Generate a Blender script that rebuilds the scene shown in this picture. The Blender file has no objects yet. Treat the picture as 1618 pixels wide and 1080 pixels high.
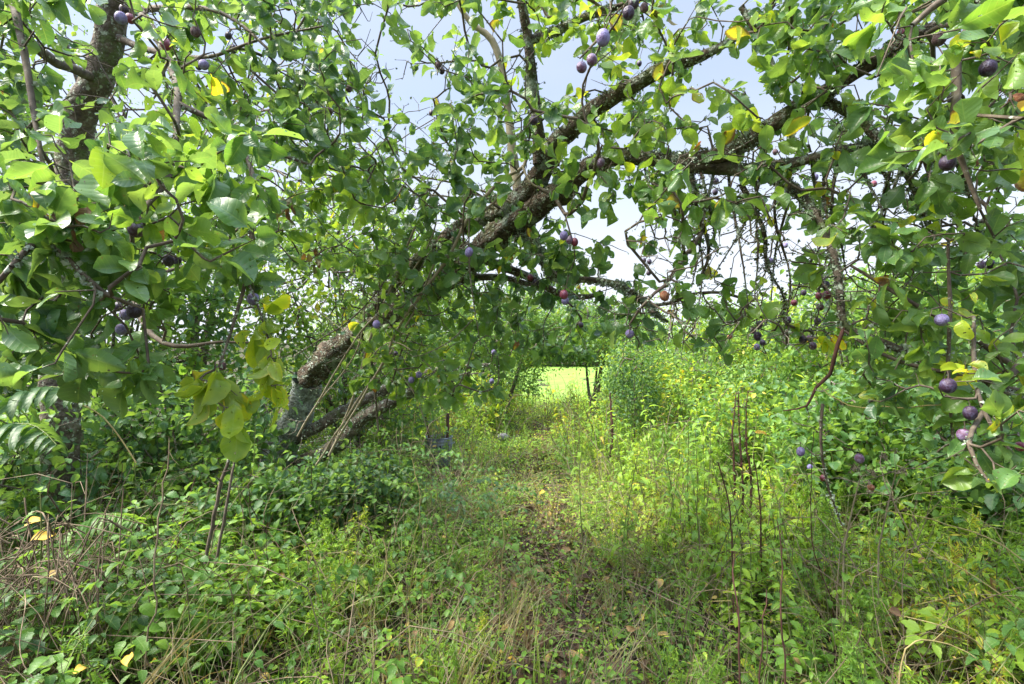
import bpy, math, random
import numpy as np
PI = math.pi
rng = np.random.default_rng(11)
random.seed(11)
S = bpy.context.scene
C = S.collection

# ------------------------------------------------------------------ camera, sky, sun, exposure
CAMZ, F = 1.6, 800.0
cd = bpy.data.cameras.new('camera'); cam = bpy.data.objects.new('camera', cd); C.objects.link(cam)
cam.location = (0, 0, CAMZ); cam.rotation_euler = (PI/2, 0, 0)
cd.sensor_width = 36; cd.lens = 36*F/1618; cd.clip_start = 0.05; cd.clip_end = 3000
S.camera = cam
SUN_EL, SUN_AZ = 52, 262          # azimuth clockwise from +Y: from the left
w = bpy.data.worlds.new('World'); S.world = w; w.use_nodes = True
nt = w.node_tree; N = nt.nodes; N.clear(); L = nt.links
sky = N.new('ShaderNodeTexSky'); sky.sky_type = 'NISHITA'; sky.sun_disc = False
sky.sun_elevation = math.radians(SUN_EL); sky.sun_rotation = math.radians(SUN_AZ)
sky.air_density = 1.0; sky.dust_density = 2.0; sky.ozone_density = 2.0
tc = N.new('ShaderNodeTexCoord'); mp = N.new('ShaderNodeMapping'); mp.inputs['Scale'].default_value = (1, 1, 3.2)
L.new(tc.outputs['Generated'], mp.inputs['Vector'])
nz = N.new('ShaderNodeTexNoise'); nz.inputs['Scale'].default_value = 1.7; nz.inputs['Detail'].default_value = 5; nz.inputs['Roughness'].default_value = .5
L.new(mp.outputs[0], nz.inputs['Vector'])
cr = N.new('ShaderNodeMapRange'); cr.inputs[1].default_value = .40; cr.inputs[2].default_value = .68
L.new(nz.outputs['Fac'], cr.inputs[0])
sx = N.new('ShaderNodeSeparateXYZ'); L.new(tc.outputs['Generated'], sx.inputs[0])
hz = N.new('ShaderNodeMapRange'); hz.inputs[1].default_value = .05; hz.inputs[2].default_value = .42; hz.inputs[3].default_value = 1; hz.inputs[4].default_value = .0
L.new(sx.outputs['Z'], hz.inputs[0])
ad = N.new('ShaderNodeMath'); ad.operation = 'MULTIPLY_ADD'; ad.use_clamp = True; ad.inputs[1].default_value = .55
L.new(cr.outputs[0], ad.inputs[0]); L.new(hz.outputs[0], ad.inputs[2])
ad2 = N.new('ShaderNodeMapRange'); ad2.inputs[3].default_value = .62; ad2.inputs[4].default_value = .95
L.new(ad.outputs[0], ad2.inputs[0])
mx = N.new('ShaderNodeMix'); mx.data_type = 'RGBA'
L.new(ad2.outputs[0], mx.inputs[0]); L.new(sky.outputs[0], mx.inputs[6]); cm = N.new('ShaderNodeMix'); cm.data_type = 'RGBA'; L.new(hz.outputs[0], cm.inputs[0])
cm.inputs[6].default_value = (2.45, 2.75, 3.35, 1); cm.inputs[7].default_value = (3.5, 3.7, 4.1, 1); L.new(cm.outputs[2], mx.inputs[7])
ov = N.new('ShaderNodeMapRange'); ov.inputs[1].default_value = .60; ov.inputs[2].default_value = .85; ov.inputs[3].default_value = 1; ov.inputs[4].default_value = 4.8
L.new(sx.outputs['Z'], ov.inputs[0])          # sky overhead, above the view, brightened as added fill light
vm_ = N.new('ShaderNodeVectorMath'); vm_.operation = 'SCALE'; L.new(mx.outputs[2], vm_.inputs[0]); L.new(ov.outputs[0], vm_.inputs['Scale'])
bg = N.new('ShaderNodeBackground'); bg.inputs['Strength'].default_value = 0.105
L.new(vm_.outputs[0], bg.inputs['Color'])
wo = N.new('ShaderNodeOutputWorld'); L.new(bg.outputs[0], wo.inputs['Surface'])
sl = bpy.data.lights.new('sun', 'SUN'); sl.energy = 4.2; sl.angle = math.radians(22); sl.color = (1, .94, .82)
so = bpy.data.objects.new('sun', sl); C.objects.link(so)
so.rotation_euler = (math.radians(90-SUN_EL), 0, math.radians(180-SUN_AZ))
S.view_settings.view_transform = 'Standard'; S.view_settings.look = 'None'; S.view_settings.gamma = 1
S.view_settings.exposure = 1.62
S.render.engine = 'CYCLES'
S.cycles.max_bounces = 6; S.cycles.diffuse_bounces = 4; S.cycles.transmission_bounces = 5; S.cycles.transparent_max_bounces = 12

def W(px, py, d):                # a point of the place: photo pixel + its distance ahead, in metres
    return np.array([(px-809)/F*d, d, CAMZ-(py-540)/F*d])
def nrmz(v):
    v = np.asarray(v, float); return v/np.maximum(np.linalg.norm(v, axis=-1, keepdims=True), 1e-9)

# ------------------------------------------------------------------ tagging
def tag(o, label=None, cat=None, group=None, kind=None):
    if label: o['label'] = label
    if cat: o['category'] = cat
    if group: o['group'] = group
    if kind: o['kind'] = kind
    return o
def thing(name, label, cat, loc=(0, 0, 0), group=None):
    o = bpy.data.objects.new(name, None); C.objects.link(o); o.location = loc; o.empty_display_size = .1
    return tag(o, label, cat, group)

# ------------------------------------------------------------------ mesh accumulator (quads; attribute lf = across, along, tint)
class MB:
    def __init__(s): s.V = []; s.F = []; s.A = []; s.M = []; s.n = 0
    def add(s, V, Fq, A, m=0):
        V = np.asarray(V, float).reshape(-1, 3); Fq = np.asarray(Fq, int).reshape(-1, 4)
        s.V.append(V); s.F.append(Fq+s.n); s.A.append(np.asarray(A, float).reshape(-1, 3))
        s.M.append(np.full(len(Fq), m) if np.isscalar(m) else np.asarray(m)); s.n += len(V)
    def arrays(s): return (np.vstack(s.V), np.vstack(s.F), np.vstack(s.A), np.concatenate(s.M))
    def data(s, name, mats, org=(0, 0, 0), smooth=True):
        V, Fq, A, M = s.arrays(); V = V-np.array(org)
        me = bpy.data.meshes.new(name)
        me.vertices.add(len(V)); me.vertices.foreach_set('co', V.astype(np.float32).ravel())
        me.loops.add(Fq.size); me.loops.foreach_set('vertex_index', Fq.astype(np.int32).ravel())
        me.polygons.add(len(Fq)); me.polygons.foreach_set('loop_start', (np.arange(len(Fq))*4).astype(np.int32))
        me.polygons.foreach_set('loop_total', np.full(len(Fq), 4, np.int32))
        me.polygons.foreach_set('material_index', M.astype(np.int32))
        me.polygons.foreach_set('use_smooth', np.full(len(Fq), smooth))
        at = me.attributes.new('lf', 'FLOAT_VECTOR', 'POINT'); at.data.foreach_set('vector', A.astype(np.float32).ravel())
        for m in mats: me.materials.append(m)
        me.update(calc_edges=True); me.validate()
        return me
    def build(s, name, mats, parent=None, org=None):
        if not isinstance(mats, (list, tuple)): mats = [mats]
        if org is None: org = parent.location if parent else (0, 0, 0)
        o = bpy.data.objects.new(name, s.data(name, mats, org)); C.objects.link(o)
        if parent: o.parent = parent
        else: o.location = org
        return o

# ------------------------------------------------------------------ materials
def newmat(name):
    m = bpy.data.materials.new(name); m.use_nodes = True
    t = m.node_tree; t.nodes.clear()
    return m, t.nodes, t.links
def math_(N_, L_, op, a, b=None, clamp=False):
    n = N_.new('ShaderNodeMath'); n.operation = op; n.use_clamp = clamp
    for i, v in enumerate((a, b)):
        if v is None: continue
        if isinstance(v, (int, float)): n.inputs[i].default_value = v
        else: L_.new(v, n.inputs[i])
    return n.outputs[0]
def ramp(N_, L_, src, stops):
    r = N_.new('ShaderNodeValToRGB'); e = r.color_ramp.elements
    while len(e) > 1: e.remove(e[-1])
    e[0].position = stops[0][0]; e[0].color = (*stops[0][1], 1)
    for p, c in stops[1:]:
        k = e.new(p); k.color = (*c, 1)
    L_.new(src, r.inputs[0]); return r.outputs[0]
def mixc(N_, L_, f, a, b, mode='MIX'):
    n = N_.new('ShaderNodeMix'); n.data_type = 'RGBA'; n.blend_type = mode
    for i, v in ((0, f), (6, a), (7, b)):
        if isinstance(v, (int, float)): n.inputs[i].default_value = v
        elif isinstance(v, tuple): n.inputs[i].default_value = (*v, 1)
        else: L_.new(v, n.inputs[i])
    return n.outputs[2]
GREEN = [(0, (.030, .085, .036)), (.25, (.055, .135, .046)), (.5, (.090, .195, .040)), (.72, (.170, .290, .030)), (.86, (.32, .42, .025)), (.95, (.58, .50, .03)), (1, (.16, .06, .025))]
def leaf_mat(name, stops=GREEN, veins=7.0, holes=False, rough=.36, trans=.42, under=.75):
    m, N_, L_ = newmat(name)
    at = N_.new('ShaderNodeAttribute'); at.attribute_name = 'lf'
    sp = N_.new('ShaderNodeSeparateXYZ'); L_.new(at.outputs['Vector'], sp.inputs[0])
    u, v, r = sp.outputs
    no = N_.new('ShaderNodeTexNoise'); no.inputs['Scale'].default_value = 28; no.inputs['Detail'].default_value = 3
    tcn = N_.new('ShaderNodeTexCoord'); L_.new(tcn.outputs['Object'], no.inputs['Vector'])
    au = math_(N_, L_, 'ABSOLUTE', u)
    rv = math_(N_, L_, 'ADD', r, math_(N_, L_, 'MULTIPLY', math_(N_, L_, 'SUBTRACT', no.outputs['Fac'], .5), .26))
    # autumn edges: the rim of an already pale leaf goes further along the ramp
    rim = math_(N_, L_, 'MULTIPLY', math_(N_, L_, 'POWER', au, 3), math_(N_, L_, 'MULTIPLY', math_(N_, L_, 'SUBTRACT', r, .62, True), .5))
    col = ramp(N_, L_, math_(N_, L_, 'ADD', rv, rim, True), stops)
    if holes:                   # brown insect spots and scorched rims
        sn = N_.new('ShaderNodeTexNoise'); sn.inputs['Scale'].default_value = 120; sn.inputs['Detail'].default_value = 2; L_.new(tcn.outputs['Object'], sn.inputs['Vector'])
        sm = N_.new('ShaderNodeMapRange'); sm.inputs[1].default_value = .70; sm.inputs[2].default_value = .74; L_.new(sn.outputs['Fac'], sm.inputs[0])
        col = mixc(N_, L_, sm.outputs[0], col, (.11, .06, .025))
        bn = N_.new('ShaderNodeTexNoise'); bn.inputs['Scale'].default_value = 9; bn.inputs['Detail'].default_value = 4; L_.new(tcn.outputs['Object'], bn.inputs['Vector'])
        bm = N_.new('ShaderNodeMapRange'); bm.inputs[1].default_value = .45; bm.inputs[2].default_value = .75; bm.inputs[4].default_value = .35; L_.new(bn.outputs['Fac'], bm.inputs[0])
        col = mixc(N_, L_, bm.outputs[0], col, (.16, .22, .13))  # pale grey-green patches: a sky sheen painted into the leaf colour
    # side veins and midrib
    ph = math_(N_, L_, 'MULTIPLY', math_(N_, L_, 'SUBTRACT', v, math_(N_, L_, 'MULTIPLY', au, .16)), veins)
    tri = math_(N_, L_, 'ABSOLUTE', math_(N_, L_, 'SUBTRACT', math_(N_, L_, 'FRACT', ph), .5))
    vein = math_(N_, L_, 'SUBTRACT', 1, math_(N_, L_, 'DIVIDE', tri, .10), True)
    mid = math_(N_, L_, 'SUBTRACT', 1, math_(N_, L_, 'DIVIDE', au, .07), True)
    vm = math_(N_, L_, 'MAXIMUM', math_(N_, L_, 'MULTIPLY', vein, .45), mid)
    col = mixc(N_, L_, math_(N_, L_, 'MULTIPLY', vm, .32), col, (.30, .42, .12))
    geo = N_.new('ShaderNodeNewGeometry')
    colb = mixc(N_, L_, .30, col, (.16, .26, .10))
    col = mixc(N_, L_, geo.outputs['Backfacing'], col, colb)
    bp = N_.new('ShaderNodeBump'); bp.inputs['Strength'].default_value = .28; bp.inputs['Distance'].default_value = .0016
    hgt = math_(N_, L_, 'SUBTRACT', math_(N_, L_, 'ADD', math_(N_, L_, 'MULTIPLY', tri, 1.4), math_(N_, L_, 'MULTIPLY', no.outputs['Fac'], 1.2)), vm)
    L_.new(hgt, bp.inputs['Height'])
    p = N_.new('ShaderNodeBsdfPrincipled'); L_.new(col, p.inputs['Base Color']); L_.new(bp.outputs[0], p.inputs['Normal'])
    p.inputs['Roughness'].default_value = rough; p.inputs['Specular IOR Level'].default_value = .5
    tcol = mixc(N_, L_, 1.0, col, (2.6, 2.2, 1.0), 'MULTIPLY')
    t = N_.new('ShaderNodeBsdfTranslucent'); L_.new(tcol, t.inputs['Color'])
    ms = N_.new('ShaderNodeMixShader'); ms.inputs[0].default_value = trans
    L_.new(p.outputs[0], ms.inputs[1]); L_.new(t.outputs[0], ms.inputs[2])
    out = N_.new('ShaderNodeOutputMaterial'); sh = ms.outputs[0]
    if holes:
        hn = N_.new('ShaderNodeTexNoise'); hn.inputs['Scale'].default_value = 95; hn.inputs['Detail'].default_value = 1
        L_.new(tcn.outputs['Object'], hn.inputs['Vector'])
        hm = N_.new('ShaderNodeMath'); hm.operation = 'GREATER_THAN'; hm.inputs[1].default_value = .715; L_.new(hn.outputs['Fac'], hm.inputs[0])
        tr = N_.new('ShaderNodeBsdfTransparent'); m2 = N_.new('ShaderNodeMixShader')
        L_.new(hm.outputs[0], m2.inputs[0]); L_.new(sh, m2.inputs[1]); L_.new(tr.outputs[0], m2.inputs[2]); sh = m2.outputs[0]
    L_.new(sh, out.inputs['Surface'])
    return m
def rough_mat(name, stops, scale=12, rough=.85, bump=.6, dist=.01, detail=6, extra=None, stretch=(1, 1, 1), spec=.3):
    m, N_, L_ = newmat(name)
    tcn = N_.new('ShaderNodeTexCoord'); mpn = N_.new('ShaderNodeMapping'); mpn.inputs['Scale'].default_value = stretch
    L_.new(tcn.outputs['Object'], mpn.inputs['Vector'])
    no = N_.new('ShaderNodeTexNoise'); no.inputs['Scale'].default_value = scale; no.inputs['Detail'].default_value = detail; no.inputs['Roughness'].default_value = .65
    L_.new(mpn.outputs[0], no.inputs['Vector'])
    col = ramp(N_, L_, no.outputs['Fac'], stops)
    if extra:                   # (colour, scale, low, high): patches of lichen, moss, bloom
        for ec, es, lo, hi in extra:
            n2 = N_.new('ShaderNodeTexNoise'); n2.inputs['Scale'].default_value = es; n2.inputs['Detail'].default_value = 7; n2.inputs['Roughness'].default_value = .7
            L_.new(tcn.outputs['Object'], n2.inputs['Vector'])
            mr = N_.new('ShaderNodeMapRange'); mr.inputs[1].default_value = lo; mr.inputs[2].default_value = hi
            L_.new(n2.outputs['Fac'], mr.inputs[0]); col = mixc(N_, L_, mr.outputs[0], col, ec)
    p = N_.new('ShaderNodeBsdfPrincipled'); L_.new(col, p.inputs['Base Color']); p.inputs['Roughness'].default_value = rough
    p.inputs['Specular IOR Level'].default_value = spec
    if bump:
        b = N_.new('ShaderNodeBump'); b.inputs['Strength'].default_value = bump; b.inputs['Distance'].default_value = dist
        n3 = N_.new('ShaderNodeTexNoise'); n3.inputs['Scale'].default_value = scale*3; n3.inputs['Detail'].default_value = 6
        L_.new(mpn.outputs[0], n3.inputs['Vector']); L_.new(n3.outputs['Fac'], b.inputs['Height']); L_.new(b.outputs[0], p.inputs['Normal'])
    o = N_.new('ShaderNodeOutputMaterial'); L_.new(p.outputs[0], o.inputs['Surface'])
    return m
M = {}
M['leaf'] = leaf_mat('plum_leaf', holes=True)
M['leaf_far'] = leaf_mat('far_leaf', veins=5, rough=.5)
HGREEN = [(0, (.030, .085, .020)), (.25, (.060, .150, .022)), (.5, (.120, .245, .022)), (.72, (.22, .36, .026)), (.86, (.32, .45, .04)), (.95, (.55, .48, .04)), (1, (.20, .10, .03))]
M['herb'] = leaf_mat('herb_leaf', HGREEN, veins=6, rough=.5, trans=.38)
M['grass'] = leaf_mat('grass_blade', [(0, (.04, .12, .02)), (.6, (.11, .24, .03)), (.88, (.24, .33, .05)), (1, (.42, .36, .15))], veins=.5, rough=.5, trans=.35)
M['dry'] = leaf_mat('dry_blade', [(0, (.10, .065, .035)), (.5, (.24, .18, .10)), (1, (.42, .35, .20))], veins=.5, rough=.7, trans=.2)
M['litter'] = leaf_mat('litter_leaf', [(0, (.020, .012, .009)), (.35, (.065, .032, .018)), (.6, (.15, .08, .035)), (.8, (.28, .18, .07)), (.92, (.46, .34, .06)), (1, (.55, .33, .03))], veins=6, rough=.7, trans=.15)
M['bark'] = rough_mat('plum_bark', [(.3, (.035, .028, .022)), (.5, (.10, .080, .060)), (.7, (.21, .18, .14))], 16, .9, .9, .02,
                      extra=[((.10, .13, .05), 9, .52, .62), ((.36, .42, .33), 26, .55, .63)])
M['bark_old'] = rough_mat('old_bark', [(.3, (.025, .018, .013)), (.5, (.085, .062, .043)), (.7, (.19, .15, .11))], 22, .92, 1.0, .03,
                          extra=[((.085, .105, .04), 6, .50, .66), ((.30, .35, .29), 9, .53, .62), ((.40, .45, .38), 34, .56, .62)])
M['bark_base'] = rough_mat('lichen_bark', [(.3, (.08, .08, .075)), (.5, (.20, .215, .20)), (.7, (.36, .40, .37))], 18, .92, 1.0, .03,
                           extra=[((.05, .07, .03), 6, .55, .66), ((.48, .55, .52), 13, .52, .62)])
M['twig'] = rough_mat('twig_bark', [(.3, (.05, .038, .028)), (.55, (.12, .095, .07)), (.75, (.24, .21, .17))], 20, .85, .5, .004,
                      extra=[((.40, .45, .37), 30, .60, .66)])
M['shoot'] = rough_mat('shoot_bark', [(.3, (.17, .14, .09)), (.7, (.36, .31, .22))], 12, .8, .4, .004)
M['moss'] = rough_mat('moss', [(.3, (.04, .06, .02)), (.7, (.12, .16, .05))], 40, .95, .8, .004)
M['lichen'] = rough_mat('lichen', [(.3, (.17, .22, .15)), (.55, (.33, .40, .29)), (.75, (.55, .61, .50))], 60, .95, .8, .004)
M['stem'] = rough_mat('green_stem', [(.3, (.08, .12, .03)), (.7, (.20, .22, .08))], 20, .7, .3, .003)
M['deadstem'] = rough_mat('dead_stem', [(.3, (.09, .064, .042)), (.7, (.32, .25, .165))], 14, .85, .4, .004)
M['straw'] = rough_mat('dry_straw', [(.3, (.05, .034, .022)), (.5, (.13, .095, .06)), (.7, (.32, .25, .17))], 14, .85, .4, .004)
M['redstem'] = rough_mat('dark_stem', [(.3, (.035, .016, .014)), (.7, (.12, .055, .04))], 14, .8, .4, .004)
M['goldstem'] = rough_mat('straw_stem', [(.3, (.19, .15, .06)), (.7, (.42, .35, .15))], 14, .7, .4, .004)
M['soil'] = rough_mat('soil', [(.25, (.012, .009, .006)), (.5, (.040, .028, .017)), (.75, (.10, .07, .04))], 9, .95, 1.0, .04, extra=[((.045, .075, .02), 1.6, .48, .62)])
M['lawn'] = rough_mat('lawn', [(.3, (.11, .22, .03)), (.7, (.20, .31, .05))], 1.3, .9, .6, .03)
M['field'] = rough_mat('field', [(.3, (.06, .10, .02)), (.7, (.14, .20, .04))], 2, .9, .6, .05)

# ------------------------------------------------------------------ shapes
def resample(P, R, step):
    P = np.asarray(P, float); R = np.asarray(R, float); n = len(P)
    Q = np.vstack([2*P[0]-P[1], P, 2*P[-1]-P[-2]]); out = []; ro = []
    for i in range(n-1):
        k = max(2, int(np.linalg.norm(P[i+1]-P[i])/step)); t = np.linspace(0, 1, k, endpoint=False)[:, None]
        a, b, c, d = Q[i], Q[i+1], Q[i+2], Q[i+3]
        out.append(.5*(2*b+(c-a)*t+(2*a-5*b+4*c-d)*t*t+(3*b-a-3*c+d)*t**3)); ro.append(R[i]+(R[i+1]-R[i])*t[:, 0])
    out.append(P[-1:]); ro.append(R[-1:])
    return np.vstack(out), np.concatenate(ro)
def tube(mb, P, R, k=6, rough=0.0, m=0, rnd=.5):
    P = np.asarray(P, float); R = np.asarray(R, float); n = len(P)
    if n < 2: return
    T = nrmz(np.gradient(P, axis=0))
    a = np.array([.31, .22, .92]); a = a if abs(T[0]@a) < .9 else np.array([1., .1, 0])
    U = nrmz(np.cross(T, a)); Vv = np.cross(T, U)
    # cheap parallel transport
    for i in range(1, n):
        u = U[i-1]-T[i]*(U[i-1]@T[i]); U[i] = u/max(np.linalg.norm(u), 1e-9)
    Vv = np.cross(T, U)
    th = np.arange(k)/k*2*PI
    rr = R[:, None]*np.ones((1, k))
    if rough: 
        g = rng.normal(0, 1, (n, k)); g = (g+np.roll(g, 1, 1)+np.roll(g, 1, 0))/1.7
        ridge = np.sin(th*5+rng.uniform(0, 6))[None]*.5
        rr = rr*(1+rough*(g*.6+ridge))
    X = P[:, None]+rr[..., None]*(np.cos(th)[None, :, None]*U[:, None]+np.sin(th)[None, :, None]*Vv[:, None])
    i, j = np.meshgrid(np.arange(n-1), np.arange(k), indexing='ij'); j2 = (j+1) % k
    Fq = np.stack([i*k+j, i*k+j2, (i+1)*k+j2, (i+1)*k+j], -1).reshape(-1, 4)
    A = np.zeros((n, k, 3)); A[..., 0] = .5; A[..., 1] = np.linspace(0, 1, n)[:, None]; A[..., 2] = rnd
    mb.add(X.reshape(-1, 3), Fq, A.reshape(-1, 3), m)

def leaf_template(cols=2, rows=7, width=.56, belly=.55, fold=.18, curl=.25, wave=.05, petiole=.14, serr=0, seed=0, twist=0):
    r = np.random.default_rng(seed)
    t = np.linspace(0, 1, rows+1)
    # elliptic outline: belly = where it is widest
    g = np.log(.5)/np.log(belly); s = t**g
    wd = width*.5*np.maximum(np.sin(PI*s), 0)**(.60 if cols > 1 else .75)
    wd[0] = .012; wd[-1] = .008
    us = np.linspace(-1, 1, 2*cols+1); V = []; A = []
    ph = r.uniform(0, 6)
    for i, tt in enumerate(t):
        ang = curl*tt
        y = petiole+ (math.sin(curl*tt)/curl if abs(curl) > .01 else tt); z = -(1-math.cos(curl*tt))/curl if abs(curl) > .01 else 0
        for u in us:
            ww = wd[i]
            if serr and abs(u) == 1: ww *= (1+serr*(1 if i % 2 else -1))
            x = u*ww; zz = z+abs(x)*fold*2+wave*abs(u)*math.sin(ph+9*tt+(2 if u > 0 else 0))
            if serr and abs(u) == 1 and i % 2: y_ = y+(.03 if serr > .05 else .012)
            else: y_ = y
            tw = twist*tt; V.append((x*math.cos(tw), y_, zz+x*math.sin(tw))); A.append((u, tt, 0))
    k = len(us); Fq = [(i*k+j, i*k+j+1, (i+1)*k+j+1, (i+1)*k+j) for i in range(rows) for j in range(k-1)]
    if petiole > .02:
        b = len(V); p = .012
        V += [(-p, 0, .02), (p, 0, .02), (p, petiole, 0), (-p, petiole, 0)]; A += [(0, 0, 0)]*4; Fq.append((b, b+1, b+2, b+3))
    return np.array(V), np.array(Fq), np.array(A)
PLUM = [leaf_template(2, 13, .54+.07*(i % 3), .52+.04*(i % 3), .10+.08*(i % 4), [.3, .9, -.4, .6, 1.3, .1, .5, -.2][i], .03+.02*(i % 3), .16, serr=.015, seed=i, twist=[0, .5, -.5][i % 3]) for i in range(8)]+[leaf_template(2, 13, .46+.1*i, .45+.06*i, .05+.14*i, [1.8, -.9, 1.1, .7][i], .07, .16, serr=.015, seed=20+i, twist=[.8, -.3, -.9, .2][i]) for i in range(4)]
PLUMLO = [leaf_template(1, 5, .52, .55, .2, [.4, .9, -.4, .1][i], .03, .12, seed=i) for i in range(4)]
FAR = [leaf_template(1, 3, .55, .5, .25, [.5, -.4, 1.0][i], 0, .02, seed=i) for i in range(3)]
HERB = [leaf_template(1, 4, .55, .42, .2, [.5, .9, .2, -.3][i], .02, .06, seed=i) for i in range(4)]
NETTLE = [leaf_template(1, 12, .50, .34, .16, [.7, 1.1, .4][i], .02, .14, serr=.16, seed=i) for i in range(3)]
BRAM = [leaf_template(1, 8, .66, .42, .22, [.5, .8, .2][i], .03, .08, serr=.08, seed=i) for i in range(3)]
ROUND = [leaf_template(1, 4, .85, .5, .1, [.4, .1][i], .03, .3, seed=i) for i in range(2)]
NARROW = [leaf_template(1, 3, .22, .45, .3, [.5, 1.0, -.3][i], .02, .02, seed=i) for i in range(3)]
LANCE = [leaf_template(1, 7, .26, .40, .25, [1.0, 1.7, 2.3][i], .03, .05, seed=i) for i in range(3)]

def leaves(mb, tm, pos, axis, nrm, size, rnd, m=0):
    pos = np.asarray(pos, float); n = len(pos)
    if not n: return
    Y = nrmz(axis); X = nrmz(np.cross(Y, nrm)); Z = np.cross(X, Y)
    size = np.broadcast_to(size, (n,)); rnd = np.broadcast_to(rnd, (n,)); pick = rng.integers(0, len(tm), n)
    wv = rng.uniform(.82, 1.15, n)
    for q, (V, Fq, A) in enumerate(tm):
        I = np.where(pick == q)[0]
        if not len(I): continue
        B = np.stack([X[I]*wv[I, None], Y[I], Z[I]], 1)           # n,3,3
        P = pos[I, None]+size[I, None, None]*np.einsum('vk,nkc->nvc', V, B)
        AA = np.broadcast_to(A, (len(I), *A.shape)).copy(); AA[..., 2] = rnd[I, None]
        nv = len(V); FF = Fq[None]+(np.arange(len(I))*nv)[:, None, None]
        mb.add(P.reshape(-1, 3), FF.reshape(-1, 4), AA.reshape(-1, 3), m)
def instance(mb, tmpl, pos, rz, sc, dr, lean=.12):
    V, Fq, A, Mi = tmpl; n = len(pos)
    if not n: return
    lx, ly = rng.normal(0, lean, n), rng.normal(0, lean, n)
    c, s = np.cos(rz), np.sin(rz); o = np.zeros(n)
    B = np.stack([np.stack([c, s, -(c*lx+s*ly)], 1), np.stack([-s, c, (s*lx-c*ly)], 1), np.stack([lx, ly, o+1], 1)], 1)
    P = pos[:, None]+sc[:, None, None]*np.einsum('vk,nkc->nvc', V, B)
    AA = np.broadcast_to(A, (n, *A.shape)).copy(); AA[..., 2] = AA[..., 2]+dr[:, None]
    FF = Fq[None]+(np.arange(n)*len(V))[:, None, None]
    mb.add(P.reshape(-1, 3), FF.reshape(-1, 4), AA.reshape(-1, 3), np.tile(Mi, n))

# ------------------------------------------------------------------ the ground
def path_x(y): return np.interp(y, [0, 2.4, 4, 6.5, 10, 16, 24], [.10, .18, .22, .15, .55, 1.0, 1.8])
def gz(x, y):
    x = np.asarray(x, float); y = np.asarray(y, float)
    near = np.clip((26-y)/8, 0, 1)
    dx = x-path_x(y); b = np.clip(np.abs(dx)-.55, 0, 2.2)
    return near*(np.where(dx < 0, .13, .10)*b+.025*np.sin(3.1*x+1)*np.cos(2.7*y)+.015*np.sin(7*x)*np.sin(6.3*y+2))
def grid_mesh(name, xs, ys, zf, mat, label, off=0.0):
    X, Y = np.meshgrid(xs, ys); Z = zf(X, Y)+off; nx, ny = len(xs), len(ys)
    i, j = np.meshgrid(np.arange(ny-1), np.arange(nx-1), indexing='ij')
    Fq = np.stack([i*nx+j, i*nx+j+1, (i+1)*nx+j+1, (i+1)*nx+j], -1).reshape(-1, 4)
    mb = MB(); mb.add(np.stack([X, Y, Z], -1), Fq, np.zeros((nx*ny, 3))+.5)
    o = mb.build(name, mat); tag(o, label, None, kind='structure'); return o
near_x = np.concatenate([[-900, -200, -60, -30], np.linspace(-14, 14, 180), [30, 60, 200, 900]])
near_y = np.concatenate([[-300, -50, -10, -3], np.linspace(-1, 17, 200), [20, 24, 26.5, 40, 100, 300, 1500]])
grid_mesh('ground', near_x, near_y, gz, M['soil'], 'dark brown soil under the weeds of the overgrown orchard floor')
def path_grid():
    ys = np.linspace(.2, 16, 160); us = np.linspace(-1, 1, 24); Y, U = np.meshgrid(ys, us, indexing='ij')
    wd = .30+.06*np.sin(Y*2.3)+.05*np.sin(Y*5.1+1); X = path_x(Y)+U*wd
    Z = gz(X, Y)+.006+.008*np.random.default_rng(3).normal(0, 1, X.shape)*(1-np.abs(U))
    n, k = X.shape; i, j = np.meshgrid(np.arange(n-1), np.arange(k-1), indexing='ij')
    Fq = np.stack([i*k+j, (i*k+j+1), (i+1)*k+j+1, (i+1)*k+j], -1).reshape(-1, 4)
    mb = MB(); mb.add(np.stack([X, Y, Z], -1), Fq, np.zeros((n*k, 3))+.5)
    M['pathsoil'] = rough_mat('path_soil', [(.3, (.022, .014, .010)), (.5, (.07, .042, .027)), (.72, (.17, .11, .07))], 22, .95, 1.0, .03)
    tag(mb.build('path', M['pathsoil']), 'narrow trodden earth path strewn with leaf litter between the weeds', kind='structure')
path_grid()
grid_mesh('lawn', np.linspace(-3, 14, 30), np.linspace(13.2, 33, 60), lambda x, y: gz(x, y), M['lawn'], 'bright mown lawn glimpsed beyond the hawthorn gap', .02)

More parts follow.
